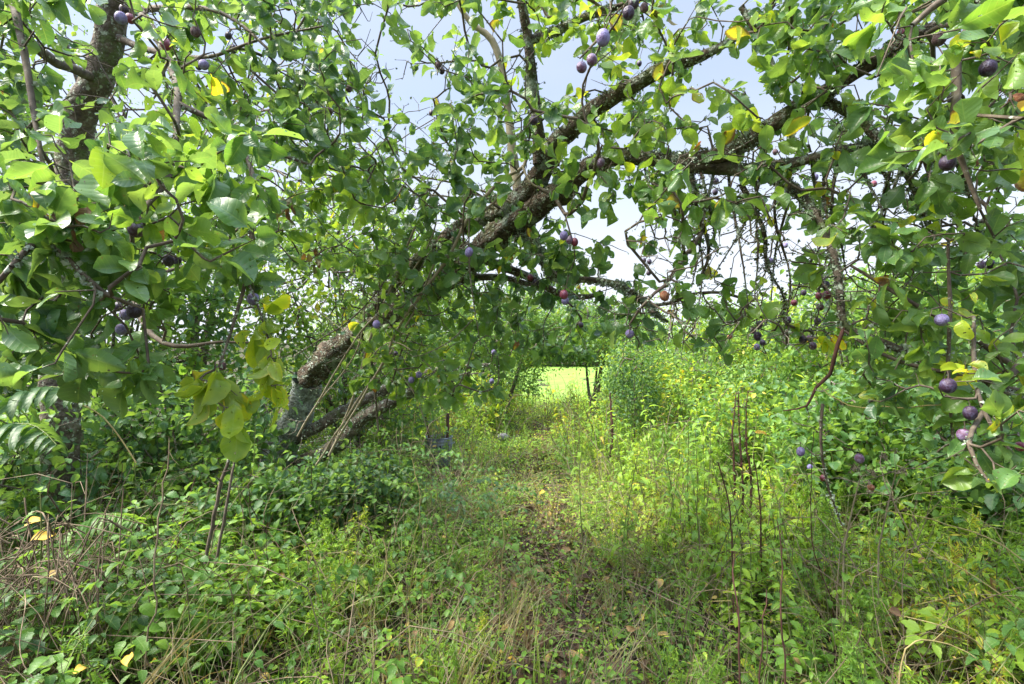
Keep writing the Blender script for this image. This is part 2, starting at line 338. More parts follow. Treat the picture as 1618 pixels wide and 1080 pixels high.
# ------------------------------------------------------------------ tree growing
class Tree:
    def __init__(s, root):
        s.root = root; s.P = np.zeros((60000, 3)); s.D = np.zeros((60000, 3)); s.par = np.full(60000, -1); s.len = np.zeros(60000)
        s.lim = np.zeros(60000); s.n = 0; s.tips = []; s.first = None
    def limb(s, ctrl, step=.05, grow=True):
        """ctrl: (px, py, distance, radius in metres); returns points and radii"""
        P = [W(*c[:3]) if c[0] != 'at' else np.array(c[1:4]) for c in ctrl]; R = [c[-1] for c in ctrl]
        if s.root.location.x < -2: R = [r*.84 for r in R]
        P, R = resample(P, R, step)
        n = len(P)
        wob = rng.normal(0, 1, (n, 3)); k = np.array([1, 2, 3, 2, 1])/9
        for a in range(3): wob[:, a] = np.convolve(wob[:, a], k, 'same')
        P = P+wob*np.maximum(np.minimum(R, .03)*.35, .0045)[:, None]
        if grow:
            a, b = s.n, s.n+n; s.P[a:b] = P; s.D[a:b] = nrmz(np.gradient(P, axis=0)); s.lim[a:b] = R; s.par[a:b] = -2
            s.len[a:b] = 0; s.n = b
        return P, R
    def attract(s, pts, step=.06, wander=.10, maxlen=9, sag=.06, tag_=0, pen=.10):
        pts = np.asarray(pts)
        if s.first is None: s.first = s.n
        d0 = np.array([np.min(np.linalg.norm(s.P[:s.n]-p, axis=1)) for p in pts])
        for ii in np.argsort(d0):
            p = pts[ii]; dv = p-s.P[:s.n]; d = np.linalg.norm(dv, axis=1)
            cosb = np.einsum('ij,ij->i', dv, s.D[:s.n])/np.maximum(d, 1e-6)
            j = int(np.argmin(d*(1.25-.25*cosb)+pen*s.len[:s.n])); L0 = d[j]
            if L0 < .015: s.tips.append((j, tag_)); continue
            if L0 > maxlen: continue
            k = max(2, int(L0/step)); t = np.linspace(0, 1, k+1)[1:, None]
            dj = nrmz(s.D[j]+rng.normal(0, .35, 3)); c = s.P[j]+dj*L0*.38
            Q = (1-t)**2*s.P[j]+2*t*(1-t)*c+t*t*p
            Q[:-1] += rng.normal(0, 1, (k-1, 3))*wander*step*1.2
            Q[:, 2] += sag*L0*np.sin(PI*t[:, 0])*.6
            a = s.n
            if a+k > 59990: break
            s.P[a:a+k] = Q; s.par[a] = j; s.par[a+1:a+k] = np.arange(a, a+k-1)
            Dq = np.diff(np.vstack([s.P[j], Q]), axis=0); s.D[a:a+k] = nrmz(Dq)
            s.len[a:a+k] = s.len[j]+np.cumsum(np.linalg.norm(Dq, axis=1)); s.n += k
            s.tips.append((a+k-1, tag_))
    def radii(s, tip=.0018, ex=.42):
        n = s.n; cnt = np.zeros(n)
        for j, _ in s.tips: cnt[j] += 1
        for i in range(n-1, -1, -1):
            if s.par[i] >= 0: cnt[s.par[i]] += max(cnt[i], .6)
        s.cnt = cnt; r = tip*np.maximum(cnt, .7)**ex
        return np.minimum(r, .010)
    def twigs(s, mb, tip=.0018, ex=.42, k=5):
        r = s.radii(tip, ex); s.r = r; n = s.n
        best = np.full(n, -1); bc = np.zeros(n)
        for i in range(n):
            p = s.par[i]
            if p >= 0 and s.lim[p] == 0 and s.cnt[i] > bc[p]: bc[p] = s.cnt[i]; best[p] = i
        for i in range(n):
            p = s.par[i]
            if p < 0 or (s.lim[p] == 0 and best[p] == i): continue
            ch = [p, i]
            while best[ch[-1]] >= 0: ch.append(best[ch[-1]])
            R = r[ch].copy(); R[0] = R[1]; R[-1] *= .6
            tube(mb, s.P[ch], R, k if R[1] > .0035 else 4, .08 if R[1] > .006 else 0)
LEAFN = [0]
CLEAR = []                       # [points, radii, chance]: limbs, trunks and fruit the crown leaves open towards the camera
def cleared(c, sz):
    ok = np.ones(len(c), bool); px = c[:, 0]/c[:, 1]*F; py = (c[:, 2]-CAMZ)/c[:, 1]*F
    for P, R_, ch in CLEAR:
        qx = P[:, 0]/P[:, 1]*F; qy = (P[:, 2]-CAMZ)/P[:, 1]*F; qr = R_/P[:, 1]*F
        for a in range(0, len(c), 2000):
            b = slice(a, a+2000)
            hit = (np.hypot(px[b, None]-qx, py[b, None]-qy) < qr+(sz[b]/c[b, 1]*F*.38)[:, None]) & (c[b, 1, None] < P[None, :, 1]+.02)
            ok[b] &= ~(hit.any(1) & (rng.random(len(px[b])) < ch))
    return ok
def sprays(mb, tm, P, D, per, size, rndc, rnds, spread=.55, droop=.55, up=.9, off=.03, upn=None):
    """clusters of leaves at points P with twig directions D"""
    n = len(P); k = rng.poisson(per, n)+1; I = np.repeat(np.arange(n), k); m_ = len(I)
    if not m_: return
    ax = D[I]*.45+rng.normal(0, spread, (m_, 3)); ax = nrmz(ax); ax[:, 2] -= rng.uniform(.0, 2*droop, m_); ax = nrmz(ax)
    nr = rng.normal(0, .65, (m_, 3)); nr[:, 2] += up*.7; nr[:, 1] -= .45
    pos = P[I]-D[I]*rng.uniform(0, off*2, m_)[:, None]
    sz = size*np.clip(rng.lognormal(-.04, .30, m_), .4, 1.5); rc = (rndc[I] if np.ndim(rndc) else rndc)+rng.normal(0, rnds, m_)
    br = rng.random(m_) < .007; rc = np.clip(rc, .02, .93); rc[br] = rng.uniform(.9, 1, br.sum())
    ok = cleared(pos+ax*sz[:, None]*.6, sz); leaves(mb, tm, pos[ok], ax[ok], nr[ok], sz[ok], rc[ok]); LEAFN[0] += ok.sum()
HOLES = [(1180, 340, 160, 125, .66), (1420, 300, 90, 60, .35), (155, 95, 42, 60, .9), (118, 200, 32, 55, .85), (640, 120, 62, 95, .93), (765, 45, 60, 50, .93), (905, 95, 40, 60, .85), (1140, 55, 50, 40, .6), (965, 335, 45, 32, .8),
         (1185, 425, 110, 60, .9), (1285, 165, 45, 35, .6), (1200, 265, 60, 30, .5), (560, 60, 60, 60, .5), (600, 210, 60, 40, .7), (80, 40, 35, 30, .6), (1110, 480, 60, 40, .7),
         (1000, 420, 75, 45, .75), (1500, 380, 90, 40, .4)]
def zone(x0, x1, y0, y1, d0, d1, n, holes=True, jitter=None):
    out = []
    while len(out) < n:
        px, py = rng.uniform(x0, x1), rng.uniform(y0, y1)
        if holes:
            dens = 1.0
            for cx, cy, rx, ry, s_ in HOLES: dens *= 1-s_*math.exp(-(((px-cx)/rx)**2+((py-cy)/ry)**2)**1.5)
            if rng.random() > dens: continue
        p = W(px, py, rng.uniform(d0, d1))
        out.append(p)
    return np.array(out)
def flakes(mb, P, R, n, size, spread=1.15, m=0):
    """crusty lichen: little curled flakes standing on a limb"""
    I = rng.integers(0, len(P)-1, n); t = rng.random(n)[:, None]; Q = P[I]*(1-t)+P[I+1]*t
    T = nrmz(P[I+1]-P[I]); v = rng.normal(0, 1, (n, 3)); v[:, 2] += .35; v = nrmz(v-T*np.sum(v*T, 1)[:, None])
    pos = Q+v*R[I][:, None]*rng.uniform(.9, spread, n)[:, None]
    k_ = (np.sin(Q[:, 0]*23+Q[:, 2]*17)+np.sin(Q[:, 1]*19-Q[:, 2]*31+v[:, 2]*2+m*2)+.8*np.sin(v[:, 0]*3+Q[:, 0]*47)) > .1
    Q, v, pos, T = Q[k_], v[k_], pos[k_], T[k_]; n = len(Q)
    leaves(mb, ROUNDF, pos, nrmz(v*.6+rng.normal(0, .6, (n, 3))), rng.normal(0, 1, (n, 3)), size*rng.lognormal(0, .4, n), rng.random(n), m)
ROUNDF = [leaf_template(1, 2, .9, .5, .3, [.9, -.9][i], .1, 0, seed=i) for i in range(2)]

# ================================================================== PLUMS: px, py, diameter px, look, label
PL = [
(196,14,13,'d','dark plum at the top of the triple cluster beside the leaning left trunk','L'),(191,28,17,'b','bluish plum at lower left of the triple cluster beside the leaning left trunk','L'),(206,29,14,'r','purple-red plum at lower right of the triple cluster beside the leaning left trunk','L'),
(262,70,16,'r','reddish plum hanging alone just right of the leaning left trunk','L'),(309,50,15,'w','wrinkled dark red plum above the bare twig at upper left','L'),(361,56,11,'d','small dark plum, upper of two beneath the thin twig at upper left','L'),
(369,77,12,'d','small dark plum, lower of two beneath the thin twig at upper left','L'),(322,102,15,'b','greyish bloomed plum touching a smaller one at upper left','L'),(314,105,10,'d','small plum tucked against the greyish bloomed plum at upper left','L'),
(455,10,11,'w','shrivelled brown plum at the top edge left of the sky gap','B'),(519,176,13,'w','shrivelled grey plum hanging on the pale lichened twig left of the sky gap','B'),(551,140,11,'w','small shrivelled plum by the twig fork left of the sky gap','B'),
(216,361,24,'p','pink mottled overripe plum on the foreground leaves at left','L'),(692,104,11,'w','upper wrinkled plum of the pair hanging in the blue sky gap','M'),(698,111,11,'d','lower smooth plum of the pair hanging in the blue sky gap','M'),
(953,59,23,'b','large pale violet bloomed plum hanging alone at top centre','M'),(935,94,18,'p','dusky plum right of its twin below the large pale violet plum','M'),(919,106,17,'p','brownish plum left of its twin below the large pale violet plum','M'),
(993,20,20,'d','dark red plum under another at the top edge right of centre','M'),(1001,5,18,'d','dark plum cut by the top edge right of centre','M'),(971,39,13,'w','blackened split plum beside the large pale violet plum','M'),(1018,12,14,'w','shrivelled rust-brown fruit at the top edge beside two dark plums','M'),
(843,190,14,'d','dark plum half hidden among leaves above the main fork','M'),(949,257,14,'p','dull purple plum hanging in front of the thick lichened limb','M'),(682,178,9,'d','tiny plum on a thin twig between sky gap and main tree','M'),(1010,100,9,'d','tiny dark plum above the mossy second limb','M'),
(1561,107,23,'d','large blue-black plum behind leaves near the upper right corner','R'),(1425,52,15,'r','red plum peeping out under big leaves at upper right','R'),(1484,61,19,'w','wrinkled brown-purple plum under big leaves at upper right','R'),(1506,155,17,'d','dark maroon plum behind the broad grey-green leaf at right','R'),
(1497,257,23,'d','large dark plum beside the yellow-green leaf at right','R'),(1538,256,15,'o','orange-brown mummified plum beside the large dark one at right','R'),(1606,158,20,'o','brown mummified plum at the right edge','R'),(1580,137,13,'r','small reddish plum above the brown mummified one at the right edge','R'),
(1288,280,10,'b','small blue plum hanging below the crossing lichened twigs','M'),(1131,286,10,'d','small dark plum below the thick limb, left of the crossing twigs','M'),(1130,303,9,'d','small dark plum just beneath another below the thick limb','M'),(1225,240,9,'w','small wrinkled plum near the crossing lichened twigs','M'),(1381,290,9,'r','tiny reddish plum in the leaves right of the crossing twigs','M'),
(400,472,19,'b','pale blue bloomed plum on the hanging shoot above the yellow-green leaves','L'),(212,491,21,'d','dark plum, rightmost of the four behind the left foreground leaves','L'),(198,497,17,'b','blue plum in the middle of the four behind the left foreground leaves','L'),(192,520,18,'b','blue plum, lowest of the four behind the left foreground leaves','L'),(187,484,14,'d','dark plum, topmost of the four behind the left foreground leaves','L'),
(266,411,17,'d','dark plum, left one of the pair tucked under the left foreground leaves','L'),(279,410,15,'d','dark plum, right one of the pair tucked under the left foreground leaves','L'),(324,434,13,'b','small blue-grey plum right of the pair under the left foreground leaves','L'),(351,578,13,'w','shrivelled violet plum at the top of the low yellow-green leaf tuft','L'),
(595,512,12,'b','pale blue plum in front of the leaning main trunk','M'),(741,398,14,'b','blue plum hanging in front of the trunk fork','M'),(891,372,14,'b','pale blue plum, leftmost of the three under the main fork','M'),(900,379,12,'p','violet plum in the middle of the three under the main fork','M'),(908,382,12,'r','magenta plum, rightmost of the three under the main fork','M'),
(891,465,14,'r','bright violet-pink plum above a paler one on the low lichened branch','M'),(893,475,12,'b','pale plum tucked under the violet-pink one on the low lichened branch','M'),(838,438,10,'r','dark red plum, upper of two left of the low lichened branch','M'),(846,446,10,'d','dark plum, lower of two left of the low lichened branch','M'),
(995,527,14,'b','bloomed plum hanging low at the centre above the weeds','M'),(918,513,9,'d','small dark plum left of the low hanging centre plum','M'),(662,592,10,'b','violet plum on the right of a pair above the galvanised bin','M'),(650,600,10,'b','violet plum on the left of a pair above the galvanised bin','M'),
(780,556,8,'b','tiny blue plum in the drooping leaves left of the lawn gap','M'),(777,602,8,'b','tiny blue plum below the drooping leaves above the weeds','M'),(625,558,8,'d','tiny dark plum under the leaning trunk','M'),(1017,411,8,'d','small dark plum, left of the pair against the white sky','M'),(1026,413,8,'d','small dark plum, right of the pair against the white sky','M'),(1025,431,8,'d','small dark plum just below the pair against the white sky','M'),
(1050,467,15,'o','brown rotting plum with pinkish skin on the lichened branch tip','M'),(1217,413,11,'b','violet plum against the white sky at right of centre','M'),(1241,387,8,'b','tiny bluish plum in the white sky patch','M'),
(1305,450,12,'d','dark plum at the top of the trio beside the mossy elbow','M'),(1306,466,13,'r','red plum at lower right of the trio beside the mossy elbow','M'),(1294,467,11,'r','red plum at lower left of the trio beside the mossy elbow','M'),(1255,478,10,'r','small red-brown plum left of the trio by the mossy elbow','M'),(1246,505,10,'d','dark plum below and left of the mossy elbow trio','M'),(1270,462,9,'d','small dark plum between the trio and the white sky','M'),(1292,507,11,'d','dark plum directly below the mossy elbow trio','M'),(1296,485,11,'w','wrinkled plum between the trio and the one below it','M'),
(1200,512,11,'d','dark plum at the top of the grape-like hanging cluster','M'),(1190,522,10,'w','wrinkled plum on the left side of the grape-like hanging cluster','M'),(1197,531,13,'d','biggest dark plum in the middle of the grape-like hanging cluster','M'),(1205,541,10,'d','dark plum at lower right of the grape-like hanging cluster','M'),(1196,548,10,'b','bluish plum at the bottom of the grape-like hanging cluster','M'),
(1153,532,8,'o','tiny brown plum left of the grape-like hanging cluster','M'),(1269,536,13,'d','olive-dark plum, left one of the low trio right of the hanging cluster','M'),(1280,534,11,'p','purple plum, upper right of the low trio right of the hanging cluster','M'),(1284,546,12,'p','purple plum, lowest of the low trio right of the hanging cluster','M'),
(1551,418,12,'p','dusky plum, left one of the pair near the right edge','R'),(1564,417,13,'d','dark plum, right one of the pair near the right edge','R'),(1488,505,19,'b','violet bloomed plum beside the long pale stem at right','R'),(1498,609,22,'d','deep purple glossy plum under the brown branch at right','R'),
(1533,652,20,'d','blue-black plum left of the yellow leaves at right','R'),(1549,677,18,'p','purple plum under the yellow leaves at right','R'),(1523,687,20,'p','reddish purple plum at lower left of the yellow leaves','R'),(1612,705,14,'r','dark red plum at the right edge beside the big green leaves','R'),
(1265,713,14,'b','dusty violet plum on the hanging twig over the weeds','R'),(1280,738,9,'b','small blue plum below the dusty violet one over the weeds','R'),(1358,724,14,'p','violet plum among dry seed heads at right','R'),(1300,755,9,'r','small red plum low on the hanging pale twig','R'),(1376,770,11,'o','half dried plum under the dry seed heads','R'),
]
plum_pts = {'L': [], 'M': [], 'B': [], 'R': []}
PLpos = []
for (px, py, dm, lk, lb, tr) in PL:
    d = .036*F/dm
    if tr == 'B': d = min(d, 3.2)
    d = min(d, 3.6); 
    p = W(px, py, d); rad = dm/F*d/2
    stem_top = p+np.array([rng.normal(0, .004), rng.normal(0, .004), rad*.96+.022])
    PLpos.append((p, rad, stem_top)); CLEAR.append((p[None], np.array([rad]), .93)); plum_pts[tr].append(stem_top)

# ================================================================== MAIN ARCHING PLUM TREE
base = W(440, 735, 4.3); base[2] = gz(base[0], base[1])
tm_ = thing('plum_tree', 'old plum tree with a leaning dark trunk and arching lichened limbs spanning the view', 'tree', tuple(base))
T = Tree(tm_)
lich = MB(); dead = MB()
def part_limb(name, ctrl, mat, k=10, rough=.13, li=0, mo=0, tree=None, root=None, lsize=.0075, step=.05, label=None, grow=True):
    P, R = (tree or T).limb([(*c[:-1], c[-1]*(.84 if mat is M['bark_old'] else 1)) for c in ctrl], step, grow); mb = MB(); tube(mb, P, R, k, rough)
    o = mb.build(name, mat, root or tm_)
    if label: o['label'] = label
    if li: flakes(lich, P, R, int(li*2.6), lsize)
    if mo: flakes(lich, P, R, mo*2, .008, m=1)
    if max(R) > .018 and P[:, 2].max() > 2.6: q_ = P[:, 2] > (2.55 if tree is not None and name == 'trunk' else 0); CLEAR.append((P[q_], R[q_], .85 if tree is not None and name == 'trunk' else .18 if max(R) > .09 else .5))
    return o
b0 = tuple(base)
part_limb('trunk', [('at', b0[0]-.05, b0[1], b0[2]-.12, .22), (440, 715, 4.3, .14), (452, 690, 4.28, .115), (474, 645, 4.2, .105), (488, 600, 4.1, .105)], M['bark_base'], 14, .16, li=700, mo=120, label='pale grey-green lichened foot of the trunk')
part_limb('trunk', [(488, 602, 4.1, .105), (515, 565, 4.0, .105), (560, 526, 3.8, .100), (610, 496, 3.6, .096), (665, 470, 3.4, .088), (720, 432, 3.2, .080), (765, 390, 3.0, .074), (820, 345, 2.85, .085), (870, 312, 2.7, .075), (905, 285, 2.6, .07)], M['bark_old'], 16, .24, li=1300, mo=700)
part_limb('limb', [(575, 505, 3.68, .05), (635, 438, 3.4, .058), (690, 390, 3.2, .062), (745, 350, 3.05, .062), (800, 330, 2.9, .07), (845, 290, 2.75, .065), (868, 245, 2.65, .055), (900, 205, 2.55, .05), (960, 158, 2.4, .045), (1045, 113, 2.2, .034), (1110, 85, 2.1, .022), (1180, 50, 2.0, .012)], M['bark_old'], 12, .2, li=1500, mo=900)
part_limb('limb', [(895, 290, 2.62, .06), (930, 262, 2.55, .05), (985, 250, 2.45, .043), (1080, 256, 2.3, .040), (1160, 232, 2.15, .036), (1230, 190, 2.05, .034), (1300, 148, 1.95, .031), (1380, 95, 1.85, .03), (1460, 48, 1.8, .02), (1540, 5, 1.75, .012)], M['bark_old'], 12, .2, li=2300, mo=1500)
part_limb('limb', [(1075, 258, 2.3, .04), (1170, 268, 2.2, .026), (1250, 295, 2.1, .021), (1290, 340, 2.0, .017), (1312, 385, 1.9, .015), (1322, 430, 1.85, .014), (1328, 475, 1.8, .014), (1335, 512, 1.8, .013), (1375, 532, 1.78, .014), (1430, 556, 1.75, .012), (1490, 582, 1.7, .010), (1560, 610, 1.65, .008), (1650, 640, 1.6, .006)], M['bark'], 9, .16, li=1500, mo=300)
part_limb('limb', [(850, 262, 2.65, .04), (850, 200, 2.62, .036), (842, 140, 2.6, .034), (836, 85, 2.55, .03), (830, 30, 2.5, .028), (815, -30, 2.45, .022), (800, -120, 2.4, .012)], M['bark_old'], 10, .15, li=250, mo=500)
part_limb('limb', [(842, 62, 2.54, .026), (880, 48, 2.5, .026), (920, 28, 2.45, .022), (990, 5, 2.4, .015), (1060, -20, 2.3, .009)], M['bark_old'], 9, .15, li=350, mo=350)
part_limb('limb', [(820, 320, 2.85, .03), (806, 200, 2.9, .024), (795, 120, 2.9, .02), (778, 62, 2.9, .02), (745, 35, 2.9, .016), (715, -10, 2.9, .011), (690, -80, 2.9, .008)], M['shoot'], 9, .05)
part_limb('branch', [(752, 395, 3.05, .035), (800, 425, 3.0, .03), (845, 442, 2.9, .026), (880, 462, 2.85, .022), (930, 468, 2.8, .018), (950, 460, 2.78, .014)], M['bark_old'], 8, .16, li=220, mo=300)
part_limb('branch', [(800, 360, 2.9, .024), (840, 382, 2.8, .023), (862, 415, 2.75, .022), (885, 440, 2.7, .02), (935, 442, 2.65, .017), (985, 452, 2.6, .016), (1015, 478, 2.6, .014), (1055, 508, 2.6, .008)], M['bark'], 8, .16, li=1500, lsize=.012)
part_limb('branch', [(1025, 484, 2.6, .010), (1060, 478, 2.6, .012), (1085, 465, 2.6, .010), (1110, 462, 2.6, .006)], M['bark_old'], 7, .16, li=60)
part_limb('branch', [(690, 448, 3.3, .032), (740, 440, 3.2, .028), (790, 438, 3.1, .022), (850, 450, 3.0, .012)], M['bark'], 8, .15, li=260)
part_limb('branch', [(462, 700, 4.3, .055), (510, 668, 4.2, .05), (560, 640, 4.1, .045), (620, 612, 4.0, .04), (665, 592, 3.9, .032), (720, 580, 3.8, .02), (790, 575, 3.8, .01)], M['bark'], 9, .16, li=900, mo=200)
part_limb('branch', [(470, 735, 4.25, .06), (530, 705, 4.1, .055), (575, 660, 4.0, .05), (640, 625, 3.9, .04), (690, 605, 3.8, .03), (740, 590, 3.7, .018)], M['bark'], 9, .16, li=700, mo=200)
part_limb('branch', [(1240, 190, 2.05, .026), (1290, 158, 2.0, .024), (1340, 175, 1.95, .022), (1385, 215, 1.9, .018), (1440, 290, 1.9, .012), (1470, 370, 1.9, .007)], M['bark_old'], 8, .16, li=500, mo=300)
part_limb('branch', [(1180, 268, 2.2, .02), (1250, 258, 2.1, .02), (1330, 240, 2.0, .018), (1400, 228, 1.95, .014), (1470, 240, 1.9, .008)], M['bark'], 8, .16, li=1000)
part_limb('branch', [(1170, 10, 2.0, .014), (1200, 60, 2.0, .013), (1225, 110, 2.0, .012), (1240, 160, 2.0, .016)], M['bark_old'], 7, .1, li=150)
part_limb('branch', [(1090, 262, 2.3, .018), (1095, 320, 2.3, .014), (1120, 390, 2.35, .009), (1105, 450, 2.4, .004)], M['bark_old'], 7, .14, li=200, mo=200)
part_limb('branch', [(1170, 290, 2.2, .016), (1205, 360, 2.2, .012), (1210, 420, 2.2, .008), (1240, 480, 2.2, .005), (1215, 540, 2.2, .003)], M['bark_old'], 7, .14, li=200, mo=300)
part_limb('branch', [(1334, 512, 1.8, .007), (1322, 545, 1.8, .0065), (1312, 590, 1.85, .006), (1288, 612, 1.88, .005), (1272, 640, 1.9, .004), (1236, 648, 1.95, .002)], M['redstem'], 7, .16)
for c in ([(835, 225, 2.6, .013), (828, 262, 2.55, .012), (790, 288, 2.5, .011), (740, 345, 2.5, .010), (700, 420, 2.6, .010), (640, 500, 2.8, .009), (590, 600, 3.1, .008), (535, 690, 3.4, .010), (520, 720, 3.45, .012)],
          [(825, 262, 2.55, .008), (835, 285, 2.5, .007), (850, 295, 2.5, .006)],
          [(830, 268, 2.55, .009), (780, 320, 2.6, .009), (700, 395, 2.8, .008), (640, 520, 3.0, .008), (560, 640, 3.3, .009), (500, 735, 3.6, .011)],
          [(720, 250, 2.7, .004), (660, 350, 2.8, .008), (630, 430, 2.9, .009), (590, 520, 3.1, .009), (560, 620, 3.4, .010), (530, 700, 3.6, .012)],
          [(590, 350, 3.0, .004), (600, 450, 3.1, .007), (588, 560, 3.3, .008), (598, 680, 3.5, .009)],
          [(742, 330, 2.4, .005), (741, 400, 2.4, .005), (748, 480, 2.4, .004), (760, 545, 2.4, .002)],
          [(748, 505, 2.4, .003), (710, 540, 2.4, .003), (668, 560, 2.4, .002)],
          [(690, 330, 2.9, .003), (640, 400, 2.9, .006), (560, 500, 3.1, .006), (470, 560, 3.3, .004)],
          [(520, 240, 3.0, .003), (620, 300, 2.8, .005), (700, 310, 2.7, .006), (780, 330, 2.75, .008)],
          [(470, 300, 3.1, .003), (560, 290, 3.0, .005), (660, 280, 2.85, .006), (760, 300, 2.8, .008), (830, 330, 2.8, .01)],
          [(560, 180, 3.0, .002), (620, 230, 2.9, .004), (700, 270, 2.8, .006), (790, 330, 2.8, .009)],
          [(520, 420, 3.2, .003), (600, 470, 3.2, .005), (680, 440, 3.0, .006), (740, 380, 2.9, .007)], [(610, 640, 3.4, .007), (640, 540, 3.2, .006), (700, 440, 2.95, .005), (760, 340, 2.8, .003)], [(470, 470, 3.4, .003), (540, 520, 3.4, .005), (640, 600, 3.3, .005), (680, 690, 3.3, .004)], [(650, 250, 2.7, .003), (690, 340, 2.7, .005), (650, 430, 2.9, .006), (560, 540, 3.2, .007), (470, 690, 3.5, .009)],
          [(555, 600, 3.3, .006), (620, 540, 3.0, .005), (700, 600, 2.9, .004), (735, 640, 2.8, .003)],
          [(500, 640, 3.6, .006), (560, 560, 3.3, .006), (575, 470, 3.2, .005), (545, 400, 3.1, .003)]):
    part_limb('sucker', [(a, b, d_, r_*.8) for a, b, d_, r_ in c], M['shoot'] if rng.random() < .5 else M['twig'], 6, .08, step=.05, li=25, lsize=.006)
for i in range(20):              # crusty hanging twigs under the big limbs
    px = 1040+i*24+rng.uniform(-10, 10); py = np.interp(px, [1040, 1160, 1300, 1500], [258, 262, 250, 235]); d = float(np.interp(px, [1040, 1500], [2.35, 1.85])); dn = rng.uniform(120, 300); sw = rng.normal(0, 45)
    part_limb('branch', [(px, py, d, .009), (px+sw*.2+rng.normal(0, 8), py+dn*.3, d+rng.normal(0, .05), .007), (px+sw*.6+rng.normal(0, 12), py+dn*.65, d+rng.normal(0, .08), .005), (px+sw, py+dn, d+rng.normal(0, .1), .0025)], M['bark_old'], 6, .15, li=70, mo=60)
zM = np.vstack([zone(480, 1060, -60, 330, 1.9, 3.0, 520), zone(1040, 1640, -60, 400, 1.5, 2.4, 360), zone(560, 800, 400, 630, 2.6, 3.5, 210, False),
                zone(780, 930, 440, 560, 3.0, 4.2, 110), zone(950, 1340, 300, 540, 1.9, 2.9, 130), zone(600, 900, 330, 470, 2.5, 3.3, 150), zone(820, 960, 380, 430, 2.4, 2.8, 25)])
T.attract(np.array(plum_pts['M']), tag_=1)
T.attract(zM, tag_=0)
extra = zone(520, 1500, -250, -60, 1.4, 2.8, 220, False); T.attract(extra, tag_=0)
bare = np.vstack([zone(400, 720, 60, 330, 2.3, 3.2, 120, False), zone(1000, 1480, 180, 560, 1.7, 2.6, 760, False)]); T.attract(bare, tag_=2, wander=.13, step=.045)
sp0 = np.array([i for i in range(T.n) if T.lim[i] > .004])[rng.integers(0, sum(T.lim[:T.n] > .004), 1000)]
T.attract(T.P[sp0]+nrmz(rng.normal(0, 1, (1000, 3)))*(T.lim[sp0]+rng.uniform(.02, .20, 1000))[:, None], tag_=2, wander=.12, step=.03)
tw = MB(); T.twigs(tw, .0018, .38); tw.build('twigs', M['twig'], tm_)
lv = MB(); tips = np.array([j for j, t in T.tips if t == 0]); 
def tint(P):                     # leaf tone drifts in waves through the crown
    return .33+.14*np.sin(P[:, 0]*3.1+P[:, 2]*2.3)+.10*np.sin(P[:, 0]*7.3+P[:, 1]*5+1)
sprays(lv, PLUM, T.P[tips], T.D[tips], 3.1, .068, tint(T.P[tips])+.10, .13)
side = np.array([i for i in range(T.first, T.n) if T.cnt[i] < 2 and rng.random() < .10]); 
pp = np.stack([(T.P[side, 0]/T.P[side, 1])*F+809, 540-(T.P[side, 2]-CAMZ)/T.P[side, 1]*F], 1)
keep = [rng.random() < np.prod([1-s_*math.exp(-(((a-cx)/rx)**2+((b-cy)/ry)**2)**1.5) for cx, cy, rx, ry, s_ in HOLES]) and a > 520 for a, b in pp]; side = side[np.array(keep)]
sprays(lv, PLUM, T.P[side], T.D[side], 1.2, .060, tint(T.P[side])+.08, .13)
lv.build('foliage', M['leaf'], tm_)
twl = [i for i in range(T.first, T.n) if T.r[i] > .0016 and T.par[i] >= 0]
tw_i = np.array(twl)[rng.integers(0, len(twl), 19000)]; 
pos = T.P[tw_i]+rng.normal(0, .0035, (len(tw_i), 3)); leaves(lich, ROUNDF, pos, rng.normal(0, 1, pos.shape), rng.normal(0, 1, pos.shape), .007*rng.lognormal(0, .4, len(pos)), .5)
lich.build('lichen', [M['lichen'], M['moss']], tm_)
print('main tree nodes', T.n, 'leaves', LEAFN[0])

